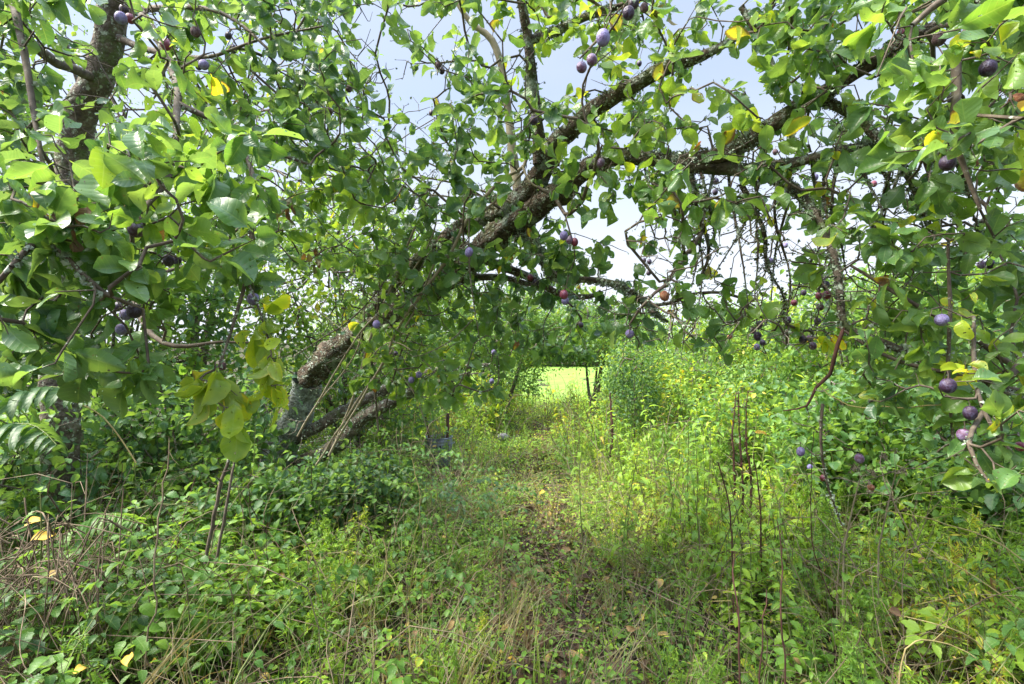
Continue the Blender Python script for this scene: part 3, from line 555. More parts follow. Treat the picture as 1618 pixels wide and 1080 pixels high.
# ================================================================== LEFT TREE
lb_ = np.array([-2.75, 3.1, 0.]); lb_[2] = gz(lb_[0], lb_[1])
tl = thing('plum_tree', 'plum tree at left with an upright grey trunk and big leaves reaching into the foreground', 'tree', tuple(lb_))
TL = Tree(tl); lich = MB()
part_limb('trunk', [('at', lb_[0], lb_[1], lb_[2]-.1, .15), (95, 750, 3.1, .12), (100, 500, 3.1, .105), (104, 380, 3.0, .1), (108, 300, 3.0, .095), (114, 235, 2.95, .09), (132, 170, 2.9, .09), (162, 105, 2.85, .09), (180, 40, 2.8, .088), (192, -40, 2.75, .08), (215, -160, 2.7, .06), (240, -300, 2.6, .03)], M['bark'], 14, .09, li=1100, mo=300, tree=TL, root=tl)
for c in ([(150, 125, 2.86, .03), (60, 80, 2.3, .028), (10, -20, 1.7, .02), (22, 20, 1.5, .013), (38, 100, 1.45, .011), (55, 190, 1.4, .009), (70, 260, 1.35, .006)],
          [(190, -20, 2.76, .03), (250, 60, 2.3, .022), (280, 140, 1.8, .016), (277, 200, 1.6, .012), (268, 280, 1.45, .010), (225, 335, 1.3, .008), (175, 365, 1.2, .005)],
          [(280, 160, 1.7, .012), (330, 185, 1.7, .011), (380, 215, 1.75, .010), (430, 238, 1.8, .008), (490, 260, 1.9, .005)],
          [(380, 215, 1.75, .009), (402, 280, 1.65, .009), (397, 370, 1.55, .008), (390, 430, 1.5, .007), (365, 520, 1.45, .005), (345, 580, 1.4, .004)],
          [(390, 440, 1.5, .005), (415, 500, 1.45, .004), (430, 560, 1.42, .003)],
          [(268, 280, 1.45, .010), (150, 330, 1.2, .009), (70, 370, 1.05, .008), (20, 420, 1.0, .006)],
          [(80, 378, 1.05, .007), (130, 430, 1.05, .006), (165, 462, 1.05, .004)],
          [(185, 60, 2.8, .025), (260, 85, 2.6, .016), (330, 90, 2.4, .010), (420, 60, 2.3, .007), (520, 40, 2.2, .004)],
          [(188, 20, 2.8, .025), (280, 10, 2.4, .016), (360, 25, 2.2, .010), (430, 80, 2.1, .006)],
          [(110, 340, 3.0, .03), (180, 400, 2.4, .02), (240, 530, 1.9, .012), (350, 540, 1.8, .006), (420, 541, 1.8, .003)]):
    part_limb('branch', c, M['twig'], 7, .08, li=120, tree=TL, root=tl, lsize=.008)
TL.attract(np.array(plum_pts['L']), tag_=1)
zL = np.vstack([zone(-60, 420, 190, 420, 1.0, 1.7, 190), zone(-60, 250, 400, 600, .95, 1.5, 85, False), zone(230, 420, 400, 470, 1.4, 1.7, 10, False), zone(-80, 300, -80, 200, 1.3, 2.4, 180), zone(260, 560, -60, 250, 1.8, 2.8, 200), zone(300, 640, 230, 420, 2.4, 3.6, 150, False)])
TL.attract(zL, tag_=0)
ye = np.array([W(325, 590, 1.38), W(350, 640, 1.36), W(375, 625, 1.38), W(330, 625, 1.36), W(400, 520, 1.44), W(430, 500, 1.44), W(425, 545, 1.42), W(440, 580, 1.42), W(460, 560, 1.42), W(430, 610, 1.4), W(455, 610, 1.4), W(420, 590, 1.4), W(405, 475, 1.5), W(345, 600, 1.38), W(445, 530, 1.42), W(375, 660, 1.36), W(440, 630, 1.4), W(350, 655, 1.35), W(320, 600, 1.37), W(415, 570, 1.42)])
TL.attract(ye, tag_=3)
TL.attract(zone(330, 620, 0, 260, 2.0, 3.0, 90, False), tag_=2, wander=.13, step=.045)
tw = MB(); TL.twigs(tw, .0017, .36); tw.build('twigs', M['twig'], tl)
lv = MB(); t0 = np.array([j for j, t in TL.tips if t == 0])
sprays(lv, PLUM, TL.P[t0], TL.D[t0], 3.7, .066, tint(TL.P[t0])-.04, .11)
t3 = np.array([j for j, t in TL.tips if t == 3]); sprays(lv, PLUM, TL.P[t3], TL.D[t3], 2.0, .072, .79, .03, droop=.9, up=.3, spread=.5)

sd = np.array([i for i in range(TL.first, TL.n) if TL.cnt[i] < 2 and rng.random() < .09]); sprays(lv, PLUM, TL.P[sd], TL.D[sd], 1.0, .066, tint(TL.P[sd]), .12)
lv.build('foliage', M['leaf'], tl)
lich.build('lichen', [M['lichen'], M['moss']], tl)

# ================================================================== RIGHT TREE (trunk stands just outside the frame)
rb = np.array([2.35, 1.55, 0.]); rb[2] = gz(rb[0], rb[1])
tr_ = thing('plum_tree', 'plum tree at right edge with drooping twigs, large leaves and yellowing tufts', 'tree', tuple(rb))
TR = Tree(tr_); lich = MB()
part_limb('trunk', [('at', 2.35, 1.55, rb[2]-.1, .12), ('at', 2.3, 1.55, .8, .1), ('at', 2.15, 1.5, 1.6, .085), ('at', 2.0, 1.45, 2.3, .07), ('at', 1.8, 1.4, 2.9, .04)], M['bark'], 12, .1, li=300, mo=100, tree=TR, root=tr_)
for c in ([('at', 2.1, 1.5, 2.0, .035), (1700, 60, 1.35, .025), (1600, 20, 1.3, .016), (1520, 60, 1.25, .012), (1512, 150, 1.22, .010), (1508, 215, 1.2, .008), (1525, 265, 1.2, .006), (1550, 330, 1.2, .004)],
          [(1700, 60, 1.35, .02), (1600, -40, 1.2, .014), (1500, -10, 1.15, .010), (1440, 40, 1.15, .006)],
          [('at', 2.2, 1.52, 1.5, .03), (1690, 600, 1.7, .014), (1600, 575, 1.7, .010), (1540, 535, 1.7, .009), (1440, 478, 1.75, .008), (1345, 420, 1.85, .005)],
          [(1690, 600, 1.7, .014), (1618, 620, 1.65, .010), (1540, 595, 1.65, .008), (1460, 580, 1.7, .007), (1390, 555, 1.75, .006), (1325, 515, 1.8, .004)],
          [(1540, 500, 1.5, .005), (1538, 560, 1.48, .006), (1545, 620, 1.45, .006), (1580, 690, 1.4, .005), (1640, 760, 1.4, .005)],
          [(1500, 380, 1.6, .004), (1502, 480, 1.6, .006), (1498, 600, 1.6, .006), (1510, 720, 1.6, .004)],
          [(1300, 640, 1.9, .006), (1298, 700, 1.9, .005), (1306, 760, 1.95, .004), (1330, 830, 2.0, .003)],
          [(1620, 560, 1.65, .012), (1560, 640, 1.5, .008), (1530, 700, 1.4, .006), (1560, 760, 1.35, .004)]):
    part_limb('branch', c, M['twig'], 7, .08, li=90, tree=TR, root=tr_, lsize=.007)
TR.attract(np.array(plum_pts['R']), tag_=1)
zR = np.vstack([zone(1380, 1680, -80, 270, .95, 1.6, 110, False), zone(1360, 1680, 340, 640, 1.5, 2.3, 200, False), zone(1490, 1680, 600, 760, 1.15, 1.6, 26, False), zone(1180, 1420, -80, 120, 1.5, 2.0, 50)])
TR.attract(zR, tag_=0)
yr = np.array([W(1520, 500, 1.45), W(1545, 455, 1.5), W(1525, 570, 1.45), W(1575, 650, 1.3), W(1590, 680, 1.3), W(1570, 400, 1.6), W(1515, 600, 1.5), W(1540, 45, 1.1), W(1600, 665, 1.3), W(1530, 590, 1.45), W(1500, 470, 1.6)])
TR.attract(yr, tag_=3)
tw = MB(); TR.twigs(tw, .0017, .36); tw.build('twigs', M['twig'], tr_)
lv = MB(); t0 = np.array([j for j, t in TR.tips if t == 0]); sprays(lv, PLUM, TR.P[t0], TR.D[t0], 3.3, .063, tint(TR.P[t0])+.04, .12)
t3 = np.array([j for j, t in TR.tips if t == 3]); sprays(lv, PLUM, TR.P[t3], TR.D[t3], 1.0, .050, .84, .04)
lv.build('foliage', M['leaf'], tr_); lich.build('lichen', [M['lichen'], M['moss']], tr_)

# ================================================================== PLUMS
def plum_mat(name, dark, bloom, lo, hi, rough=.45):
    return rough_mat(name, [(.3, dark), (.7, tuple(min(1, c*2.4) for c in dark))], 1.6, rough, .25, .03, extra=[(bloom, 1.3, lo, hi), (tuple(.6*c for c in dark), 5, .60, .66)], spec=.5)
PM = {'d': plum_mat('plum_dark', (.022, .010, .025), (.13, .13, .24), .50, .72), 'b': plum_mat('plum_bloomed', (.07, .035, .11), (.24, .23, .42), .34, .62, .6),
      'r': plum_mat('plum_red', (.11, .014, .028), (.28, .20, .32), .52, .75), 'p': plum_mat('plum_violet', (.07, .026, .06), (.24, .20, .33), .42, .62),
      'w': plum_mat('plum_wrinkled', (.045, .020, .024), (.17, .13, .14), .48, .68, .8), 'o': plum_mat('plum_rotten', (.13, .045, .02), (.35, .22, .12), .50, .66, .85)}
def plum_mesh(kind):
    mb = MB(); n, k = 12, 18; P = []; wr = .09 if kind in 'wo' else .0
    g = np.random.default_rng(ord(kind))
    for i in range(n+1):
        th = PI*i/n
        for j in range(k):
            ph = 2*PI*j/k; r = 1-.10*math.exp(-((ph-PI)/.22)**2)*math.sin(th)
            r *= 1+wr*(math.sin(ph*5+th*2)*.6+g.normal(0, .45))
            z = math.cos(th)*1.06-(.10*math.exp(-(th/.35)**2)); P.append((r*math.sin(th)*math.cos(ph)+(1e-4 if i in (0, n) else 0)*math.cos(ph), r*math.sin(th)*math.sin(ph), z))
    Fq = [(i*k+j, (i+1)*k+j, (i+1)*k+(j+1) % k, i*k+(j+1) % k) for i in range(n) for j in range(k)]
    mb.add(P, Fq, np.zeros((len(P), 3))); return mb.data('plum_skin_'+kind, [PM[kind]])
PMESH = {k: plum_mesh(k) for k in 'dbrpwo'}
for (px, py, dm, lk, lb, trn), (p, rad, top) in zip(PL, PLpos):
    o = bpy.data.objects.new('plum', PMESH[lk]); C.objects.link(o); o.location = p; o.scale = (rad*rng.uniform(.90, 1.05), rad*rng.uniform(.90, 1.05), rad*rng.uniform(.98, 1.14))
    o.rotation_euler = (rng.normal(0, .15), rng.normal(0, .15), rng.uniform(0, 6))
    tag(o, lb, 'plum', 'plums hanging in the trees')
    if dm >= 9:
        mb = MB(); a = p+np.array([0, 0, rad*.9]); tube(mb, [a, (a+top)/2+np.array([.002, 0, 0]), top], [.0014, .0012, .0016], 5)
        s = mb.build('stalk', M['twig'], None, org=tuple(p)); s.parent = o; s.location = (0, 0, 0)
        bpy.context.view_layer.update(); s.matrix_parent_inverse = o.matrix_world.inverted(); s.location = p

# ================================================================== BACKGROUND TREES, SHRUBS
def shrub(name, label, cat, x, y, h, rx, ry, nst, natt, per, size, rc, rs, tm=FAR, zlow=.15, mat='leaf_far', group=None, stemr=.03, stemmat='bark', spread=.09, shape=1.0, bare=0):
    if h < 20 and not bare: natt = int(natt*1.25); per *= 1.7; size *= 1.15
    z0 = float(gz(x, y)); root = thing(name, label, cat, (x, y, z0), group); t = Tree(root); st = MB()
    for i in range(nst):
        a = rng.uniform(0, 2*PI); rr = rng.uniform(.1, .75); hh = h*rng.uniform(.55, .9)
        P = [np.array([x+rng.normal(0, .08), y+rng.normal(0, .08), z0-.05]), np.array([x+math.cos(a)*rx*rr*.35, y+math.sin(a)*ry*rr*.35, z0+hh*.4]), np.array([x+math.cos(a)*rx*rr, y+math.sin(a)*ry*rr, z0+hh])]
        P, R = resample(P, [stemr, stemr*.7, stemr*.25], max(.06, h*.04)); a0, b0_ = t.n, t.n+len(P)
        t.P[a0:b0_] = P; t.D[a0:b0_] = nrmz(np.gradient(P, axis=0)); t.lim[a0:b0_] = R; t.par[a0:b0_] = -2; t.n = b0_
        tube(st, P, R, 7, .08)
    st.build('trunk' if stemr > .04 else 'stems', M[stemmat], root)
    u = nrmz(rng.normal(0, 1, (natt, 3))); rad = rng.uniform(.35, 1, natt)**.6
    lump = 1+.22*np.sin(u[:, 0]*5+x*3)*np.sin(u[:, 1]*4+1)+.15*np.sin(u[:, 2]*7+y)
    pts = np.stack([x+u[:, 0]*rx*rad*lump, y+u[:, 1]*ry*rad*lump, z0+zlow+(h-zlow)*(.5+.5*u[:, 2]*rad*lump)], 1); pts[:, 2] = np.maximum(pts[:, 2], z0+.03)
    t.attract(pts, step=max(.08, h*.05), wander=.15)
    tw_ = MB(); t.twigs(tw_, .0022*max(1, h/2.5), .45, 4); tw_.build('twigs', M['twig'], root)
    j = np.array([q for q, _ in t.tips]); 
    if bare: j = j[rng.random(len(j)) > bare]
    P, D = t.P[j], t.D[j]; lv_ = MB()
    k = rng.poisson(per, len(j))+1; I = np.repeat(np.arange(len(j)), k); m_ = len(I)
    pos = P[I]+rng.normal(0, spread, (m_, 3)); ax = nrmz(D[I]*.4+rng.normal(0, .8, (m_, 3))+np.array([0, 0, -.25])); nr = rng.normal(0, .55, (m_, 3)); nr[:, 2] += .9
    cl = rc+.10*np.sin(P[I, 0]*4+P[I, 2]*5)+rng.normal(0, rs, m_)
    leaves(lv_, tm, pos, ax, nr, size*rng.lognormal(0, .22, m_), np.clip(cl, .02, .93)); LEAFN[0] += m_
    lv_.build('foliage', M[mat], root); return root
# left background: trees whose twigs lace the pale sky
shrub('plum_tree', 'tall twiggy plum tree behind the leaning trunk at upper left', 'tree', -3.6, 5.6, 5.2, 2.6, 1.4, 4, 620, 5, .052, .45, .15, FAR, 1.2, stemr=.07, spread=.10, bare=.25)
shrub('plum_tree', 'small-leaved tree left of the sky gap above the green thicket', 'tree', -1.9, 7.0, 4.1, 1.6, 1.2, 4, 380, 5, .045, .55, .14, FAR, .9, stemr=.055, spread=.10, bare=.2)
shrub('hazel_bush', 'bright green thicket behind the leaning main trunk', 'bush', -1.9, 5.9, 3.4, 1.5, .8, 7, 560, 8, .060, .55, .13, PLUMLO, .2, stemr=.025, spread=.08)
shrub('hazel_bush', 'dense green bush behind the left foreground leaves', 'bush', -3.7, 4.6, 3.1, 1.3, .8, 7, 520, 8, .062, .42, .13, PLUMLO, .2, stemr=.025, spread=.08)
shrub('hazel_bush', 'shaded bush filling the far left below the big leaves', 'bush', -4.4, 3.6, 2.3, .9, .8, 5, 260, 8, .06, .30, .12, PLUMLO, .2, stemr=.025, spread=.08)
# middle distance
shrub('hawthorn_tree', 'dark-stemmed hawthorn standing left of the bright lawn gap', 'tree', -.15, 9.4, 2.6, 1.35, .8, 5, 520, 12, .042, .38, .14, FAR, .75, stemr=.05, spread=.10)
shrub('hawthorn_tree', 'forked hawthorn in front of the bright lawn', 'tree', 1.45, 9.2, 2.3, 1.1, .7, 4, 380, 12, .04, .42, .14, FAR, 1.2, stemr=.042, spread=.09)
shrub('hawthorn_tree', 'hawthorn behind the galvanised bin', 'tree', -1.7, 9.6, 2.6, 1.5, .9, 5, 380, 12, .042, .48, .14, FAR, .3, stemr=.045, spread=.1)
shrub('elder_bush', 'yellowing bush right of the lawn gap below the white sky', 'bush', 2.9, 8.0, 2.0, 1.35, .8, 7, 420, 10, .045, .58, .13, FAR, .1, stemr=.022, spread=.09)
shrub('elder_bush', 'olive bush with bare twigs under the grape-like plum cluster', 'bush', 4.6, 7.6, 2.2, 1.4, .9, 7, 420, 10, .046, .56, .14, FAR, .1, stemr=.022, spread=.09)
shrub('elder_bush', 'twiggy pale bush against the lower right sky', 'bush', 6.6, 8.0, 2.5, 1.5, 1.0, 7, 420, 10, .05, .60, .13, FAR, .1, stemr=.025, spread=.09, bare=.2)
shrub('small_tree', 'slender dark green weed tree standing right of the lawn gap', 'tree', 1.6, 6.6, 1.75, .30, .30, 2, 110, 9, .04, .30, .10, FAR, .2, stemr=.014, spread=.07)
shrub('bush', 'leafy green bush beyond the mossy elbow at right', 'bush', 3.6, 5.2, 2.3, 1.0, .7, 6, 360, 8, .058, .52, .12, PLUMLO, .1, stemr=.022, spread=.08)
shrub('bush', 'broad green bush filling the right edge behind the plums', 'bush', 4.6, 4.3, 2.6, 1.1, .8, 6, 420, 8, .06, .46, .12, PLUMLO, .1, stemr=.022, spread=.08)
shrub('bramble_bush', 'dark glossy bramble thicket under the right-hand plum branches', 'bramble', 2.75, 3.9, 1.2, .8, .6, 7, 240, 5, .055, .40, .11, BRAM, .1, stemr=.012, spread=.07)
shrub('bramble_bush', 'shaded bramble thicket in the lower right beside the big round leaves', 'bramble', 3.1, 3.1, 1.20, .7, .5, 7, 230, 5, .055, .33, .11, BRAM, .1, stemr=.012, spread=.07)
shrub('bramble_bush', 'deep green bramble mound at mid left under the plum leaves', 'bramble', -2.5, 3.9, 1.15, .8, .6, 6, 240, 5, .05, .32, .11, BRAM, .05, stemr=.011, spread=.07)
shrub('bramble_bush', 'bramble mound hugging the lichened trunk foot', 'bramble', -1.62, 3.5, .62, .5, .45, 6, 170, 5, .045, .34, .11, BRAM, .05, stemr=.009, spread=.06)
shrub('bramble_bush', 'blue-green bramble tangle left of the galvanised bin', 'bramble', -1.15, 3.9, .58, .34, .4, 5, 130, 7, .040, .18, .10, BRAM, .05, stemr=.009, spread=.05)
shrub('bramble_bush', 'bramble mound in the shade at the far left edge', 'bramble', -3.1, 2.9, 1.0, .6, .5, 5, 200, 5, .05, .30, .10, BRAM, .05, stemr=.011, spread=.06)
shrub('hawthorn_bush', 'low bushy hawthorn closing the view left of the lawn gap', 'bush', -.25, 11.0, 1.35, .95, .5, 6, 260, 8, .045, .55, .14, FAR, .05, stemr=.02, spread=.09)
shrub('hawthorn_bush', 'low yellow-green bush just right of the lawn gap', 'bush', 2.75, 10.6, 1.55, .85, .6, 6, 260, 8, .045, .58, .12, FAR, .05, stemr=.02, spread=.09)
for x, y, h, rx, rc, lb in [(1.75, 7.6, 1.15, .45, .55, 'rounded leafy scrub right of the thin central stem'), (2.3, 6.6, 1.30, .5, .60, 'pale leafy scrub left of the yellowing bushes'), (2.95, 5.7, 1.35, .55, .52, 'green leafy scrub behind the brown dock stems'),
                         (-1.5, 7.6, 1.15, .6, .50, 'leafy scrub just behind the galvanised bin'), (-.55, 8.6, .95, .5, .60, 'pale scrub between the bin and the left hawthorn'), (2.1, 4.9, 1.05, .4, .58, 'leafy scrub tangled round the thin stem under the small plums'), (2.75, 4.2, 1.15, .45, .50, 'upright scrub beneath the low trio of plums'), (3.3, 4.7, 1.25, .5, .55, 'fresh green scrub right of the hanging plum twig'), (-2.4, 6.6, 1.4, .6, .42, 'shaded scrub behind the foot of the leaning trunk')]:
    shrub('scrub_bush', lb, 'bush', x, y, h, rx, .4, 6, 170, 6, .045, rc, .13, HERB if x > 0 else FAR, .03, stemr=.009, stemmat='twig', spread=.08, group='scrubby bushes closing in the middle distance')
# far hedge and trees behind the lawn
for i, (x, y, h, rx, lb) in enumerate([(-9, 33, 4.2, 4.5, 'long green hedge far behind the left thicket'), (-1, 34, 3.2, 4.4, 'low hedge closing the lawn beyond the hawthorns'), (3, 33.5, 3.4, 3.6, 'dark hedge directly behind the lawn gap'), (6.5, 34, 2.9, 4.4, 'low yellowish hedge right of the lawn'),
                                      (15, 31, 3.6, 4.6, 'hedge under the white sky at right of centre'), (23, 28, 5.4, 4.4, 'round distant tree under the white sky at right'), (29, 27, 5.8, 4.6, 'distant tree crown near the right edge'), (17.5, 22, 4.0, 3.0, 'small distant tree left of the round one at right')]):
    shrub('hedge' if 'hedge' in lb else 'distant_tree', lb, 'hedge' if 'hedge' in lb else 'tree', x, y, h, rx, 1.6, 6, 260, 26, .15, .50, .12, FAR, .1, stemr=.08, spread=.42)

# ================================================================== PLANT TEMPLATES
def T_(fn): mb = MB(); fn(mb); return mb.arrays()
def v3(*a): return np.array(a, float)
def rot(a): return v3(math.cos(a), math.sin(a), 0)
def t_nettle(h=.5, pairs=7, sz=.075, seed=0, tm=NETTLE, rc=.45):
    def f(mb):
        bx, by = rng.normal(0, .05, 2); P = [v3(bx*t*t, by*t*t, h*t) for t in np.linspace(0, 1, 7)]
        tube(mb, P, np.linspace(.0035, .0012, 7)*(h/.5+.3), 4, m=1)
        for i in range(pairs):
            t = .18+.82*i/(pairs-1); p = v3(bx*t*t, by*t*t, h*t); a0 = i*PI/2+rng.normal(0, .2)
            for s in (0, PI):
                ax = rot(a0+s)+v3(0, 0, rng.uniform(-.45, .15) if t < .9 else .5); s_ = sz*(1.1-.55*t)*rng.uniform(.8, 1.15)
                leaves(mb, tm, p[None], ax[None], v3(0, 0, 1)[None]+rng.normal(0, .2, 3), s_, rc+rng.normal(0, .07)+.08*t)
    return T_(f)
def t_elder(sz=.036, n=4, h=.18, rc=.42, tm=BRAM):
    def f(mb):
        for i in range(n):
            a = rng.uniform(0, 2*PI); q = rot(a)*rng.uniform(.03, .11)+v3(0, 0, h*rng.uniform(.6, 1.1))
            tube(mb, [v3(0, 0, 0), q*v3(.4, .4, .7), q], [.0018, .0015, .001], 3, m=1); fr = rot(a)
            for da, l in ((0, 1), (1.15, .85), (-1.15, .85)):
                b = nrmz(rot(a+da)+v3(0, 0, rng.uniform(-.4, .1))); q2 = q+b*.02; r_ = rc+rng.normal(0, .06)
                leaves(mb, tm, q2[None], b[None], v3(0, 0, 1)[None]+rng.normal(0, .25, 3), sz*l*rng.uniform(.85, 1.2), r_)
    return T_(f)
def t_bramble(L=.7, h=.35, n=9, sz=.045, rc=.28):
    def f(mb):
        P = [v3(L*t, .05*math.sin(5*t), h*4*t*(1-t)*.8+h*.25*t) for t in np.linspace(0, 1, 10)]
        tube(mb, P, np.linspace(.0035, .0015, 10), 4, m=1)
        for i in range(n):
            t = .12+.88*i/(n-1); p = v3(L*t, .05*math.sin(5*t), h*4*t*(1-t)*.8+h*.25*t); a = rng.uniform(-1.6, 1.6)
            q = p+rot(a)*.04+v3(0, 0, .035); tube(mb, [p, q], [.0014, .001], 3, m=1); r_ = rc+rng.normal(0, .06)
            for da, l in ((0, 1), (1.25, .85), (-1.25, .85)):
                b = nrmz(rot(a+da)+v3(0, 0, rng.uniform(-.45, .05)))
                leaves(mb, BRAM, (q+b*.008)[None], b[None], v3(0, 0, 1)[None]+rng.normal(0, .2, 3), sz*l*rng.uniform(.85, 1.2), r_)
    return T_(f)
def t_creep(n=14, r=.11, sz=.022, h=.05, tm=ROUND, rc=.5):
    def f(mb):
        p = rng.normal(0, r, (n, 3)); p[:, 2] = rng.uniform(.1, 1, n)*h; a = rng.uniform(0, 2*PI, n)
        ax = np.stack([np.cos(a), np.sin(a), rng.uniform(-.2, .5, n)], 1); nr = rng.normal(0, .3, (n, 3)); nr[:, 2] += 1
        leaves(mb, tm, p, ax, nr, sz*rng.lognormal(0, .3, n), rc+rng.normal(0, .08, n))
    return T_(f)
def t_grass(n=14, h=.28, rc=.45):
    def f(mb):
        for i in range(n):
            a = rng.uniform(0, 2*PI); hh = h*rng.uniform(.5, 1.2); b = rng.uniform(.1, .7)*hh; s = rot(a+PI/2)*.0022; o = rng.normal(0, .025, 3)*v3(1, 1, 0)
            t = np.linspace(0, 1, 6)[:, None]; c = o+rot(a)*b*t**2+v3(0, 0, 1)*hh*(t-.28*t**3*b/hh*2)
            wd = (1-t)**.6+.05; V = np.stack([c-s*wd, c+s*wd], 1).reshape(-1, 3)
            A = np.zeros((12, 3)); A[:, 0] = [-.6, .6]*6; A[:, 1] = np.repeat(t[:, 0], 2); A[:, 2] = rc+rng.normal(0, .15)
            mb.add(V, [(2*k, 2*k+1, 2*k+3, 2*k+2) for k in range(5)], A)
    return T_(f)
def t_feather(h=.42, nb=7, rc=.5, sz=.022):
    def f(mb):
        P = [v3(.04*t*t, .03*math.sin(3*t), h*t) for t in np.linspace(0, 1, 6)]; tube(mb, P, np.linspace(.003, .001, 6), 4, m=1)
        def along(p, q, n, s):
            t = rng.random(n)[:, None]; c = p+(q-p)*t; d = nrmz(q-p); ax = nrmz(rng.normal(0, 1, (n, 3))+d*.7)
            leaves(mb, NARROW, c, ax, rng.normal(0, .5, (n, 3))+v3(0, 0, 1), s*rng.lognormal(0, .25, n), rc+rng.normal(0, .07, n))
        along(v3(0, 0, h*.2), P[-1], 26, sz)
        for i in range(nb):
            t = rng.uniform(.2, .85); p = v3(.04*t*t, .03*math.sin(3*t), h*t); q = p+rot(rng.uniform(0, 2*PI))*h*.28*(1.1-t)+v3(0, 0, h*.22*(1.2-t))
            tube(mb, [p, q], [.0015, .0008], 3, m=1); along(p, q, 20, sz)
    return T_(f)
def t_thistle(h=.35, rc=.48):
    def f(mb):
        P = [v3(.03*t, 0, h*t) for t in np.linspace(0, 1, 5)]; tube(mb, P, np.linspace(.004, .002, 5), 4, m=1)
        for i in range(12):
            t = .1+.9*i/11; p = v3(.03*t, 0, h*t); a = i*2.4; L_ = .12*(1.15-.7*t); d = nrmz(rot(a)+v3(0, 0, .35)); r_ = rc+rng.normal(0, .05)
            leaves(mb, LANCE, p[None], d[None], v3(0, 0, 1)[None], L_, r_)
            for k in range(5):
                c = p+d*L_*(.2+.15*k)
                for s in (-1, 1):
                    b = nrmz(rot(a+s*1.0)+v3(0, 0, .3)); leaves(mb, NARROW, c[None], b[None], v3(0, 0, 1)[None]+rng.normal(0, .3, 3), .030*(1.1-.12*k)*(1.2-.6*t), r_)
    return T_(f)
def t_lance(h=.8, n=16, sz=.11, rc=.62):
    def f(mb):
        bx = rng.normal(0, .08); P = [v3(bx*t*t, .02*math.sin(4*t), h*t) for t in np.linspace(0, 1, 8)]; tube(mb, P, np.linspace(.005, .002, 8), 5, m=1)
        for i in range(n):
            t = .3+.7*i/(n-1); p = v3(bx*t*t, .02*math.sin(4*t), h*t); a = i*2.4+rng.normal(0, .3)
            leaves(mb, LANCE, p[None], (rot(a)+v3(0, 0, .45))[None], v3(0, 0, 1)[None]+rot(a)*-.4, sz*rng.uniform(.75, 1.15)*(1.15-.4*t), rc+rng.normal(0, .06))
    return T_(f)
def t_fern(L=.55, n=17, rc=.20):
    def f(mb):
        P = [v3(L*t, 0, .16*math.sin(PI*t*.8)) for t in np.linspace(0, 1, 9)]; tube(mb, P, np.linspace(.003, .0012, 9), 4, m=1)
        for i in range(n):
            t = .15+.85*i/(n-1); p = v3(L*t, 0, .16*math.sin(PI*t*.8)); l = .15*math.sin(PI*(.15+.8*t))**.7+.02
            for s in (-1, 1): leaves(mb, LANCE[:1], p[None], v3(.45, s, -.35)[None]+rng.normal(0, .10, 3), v3(0, 0, 1)[None]+rng.normal(0, .25, 3), l*rng.uniform(.8, 1.05), rc+rng.normal(0, .03))
    return T_(f)
def scatter(n, y0, y1, dl, dr, dens=None, xmax=1.12, power=1.6):
    """points on the ground in the wedge the orchard floor fills, dl/dr = distance from the path centre allowed"""
    out = []
    y = y0+(y1-y0)*rng.random(n*3)**(1/power); lim = y*xmax+.6
    x = rng.uniform(-1, 1, n*3)*lim; dx = x-path_x(y)
    ok = (dx > dl) & (dx < dr)
    px = x/y*F+809
    ok &= ~((np.abs(px-693) < 26) & (y > 5.0) & (y < 6.35)) & ~((px > 872) & (px < 948) & (y > 12.2))
    if dens is not None: ok &= rng.random(n*3) < dens(x, y, dx)
    x, y = x[ok][:n], y[ok][:n]
    return np.stack([x, y, gz(x, y)-.004], 1)
def bake(name, label, cat, tmpls, pts, s0, s1, dr, mats, srnd=.10, lean=.16, hfun=None):
    mb = MB(); pick = rng.integers(0, len(tmpls), len(pts))
    for q, tpl in enumerate(tmpls):
        P = pts[pick == q]; n = len(P); sc = rng.uniform(s0, s1, n)
        if hfun is not None: sc = sc*hfun(P)
        # clumps: neighbouring plants share a tone
        cl = .10*np.sin(P[:, 0]*2.1+P[:, 1]*1.3)+.07*np.sin(P[:, 0]*5.7-P[:, 1]*4.1)
        instance(mb, tpl, P, rng.uniform(0, 2*PI, n), sc, dr(P)+cl+rng.normal(0, srnd, n), lean)
    o = mb.build(name, mats); tag(o, label, cat, kind='stuff'); print(name, mb.n); return o
def lightness(P):               # open light and shade put into leaf tone: darker at left, paler beyond
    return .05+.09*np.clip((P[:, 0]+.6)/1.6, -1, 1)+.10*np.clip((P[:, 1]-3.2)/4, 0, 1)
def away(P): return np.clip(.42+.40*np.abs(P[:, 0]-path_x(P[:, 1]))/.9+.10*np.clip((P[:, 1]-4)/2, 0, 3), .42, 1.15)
HM = [M['herb'], M['stem']]
def patch(x, y, s, k):           # species grow in patches
    return np.clip(.5+.55*np.sin(x*2.3*s+k)*np.cos(y*1.9*s-k*1.7)+.45*np.sin(x*4.7*s-y*3.1*s+k*2.3), .06, 1)
offp = lambda x, y, dx: np.clip((np.abs(dx)-.05)/.40+np.clip((y-4.5)/3, 0, .6), .38, 1)
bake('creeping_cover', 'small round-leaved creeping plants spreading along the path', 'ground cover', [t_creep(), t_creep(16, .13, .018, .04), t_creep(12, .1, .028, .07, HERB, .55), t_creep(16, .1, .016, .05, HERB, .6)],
     np.vstack([scatter(4600, 1.4, 8, -2.2, 2.4, lambda x, y, dx: np.where((np.abs(dx) < .35) & (y < 6), .75, 1)), scatter(3600, 5, 15, -3, 4)]), .8, 1.3, lightness, HM)
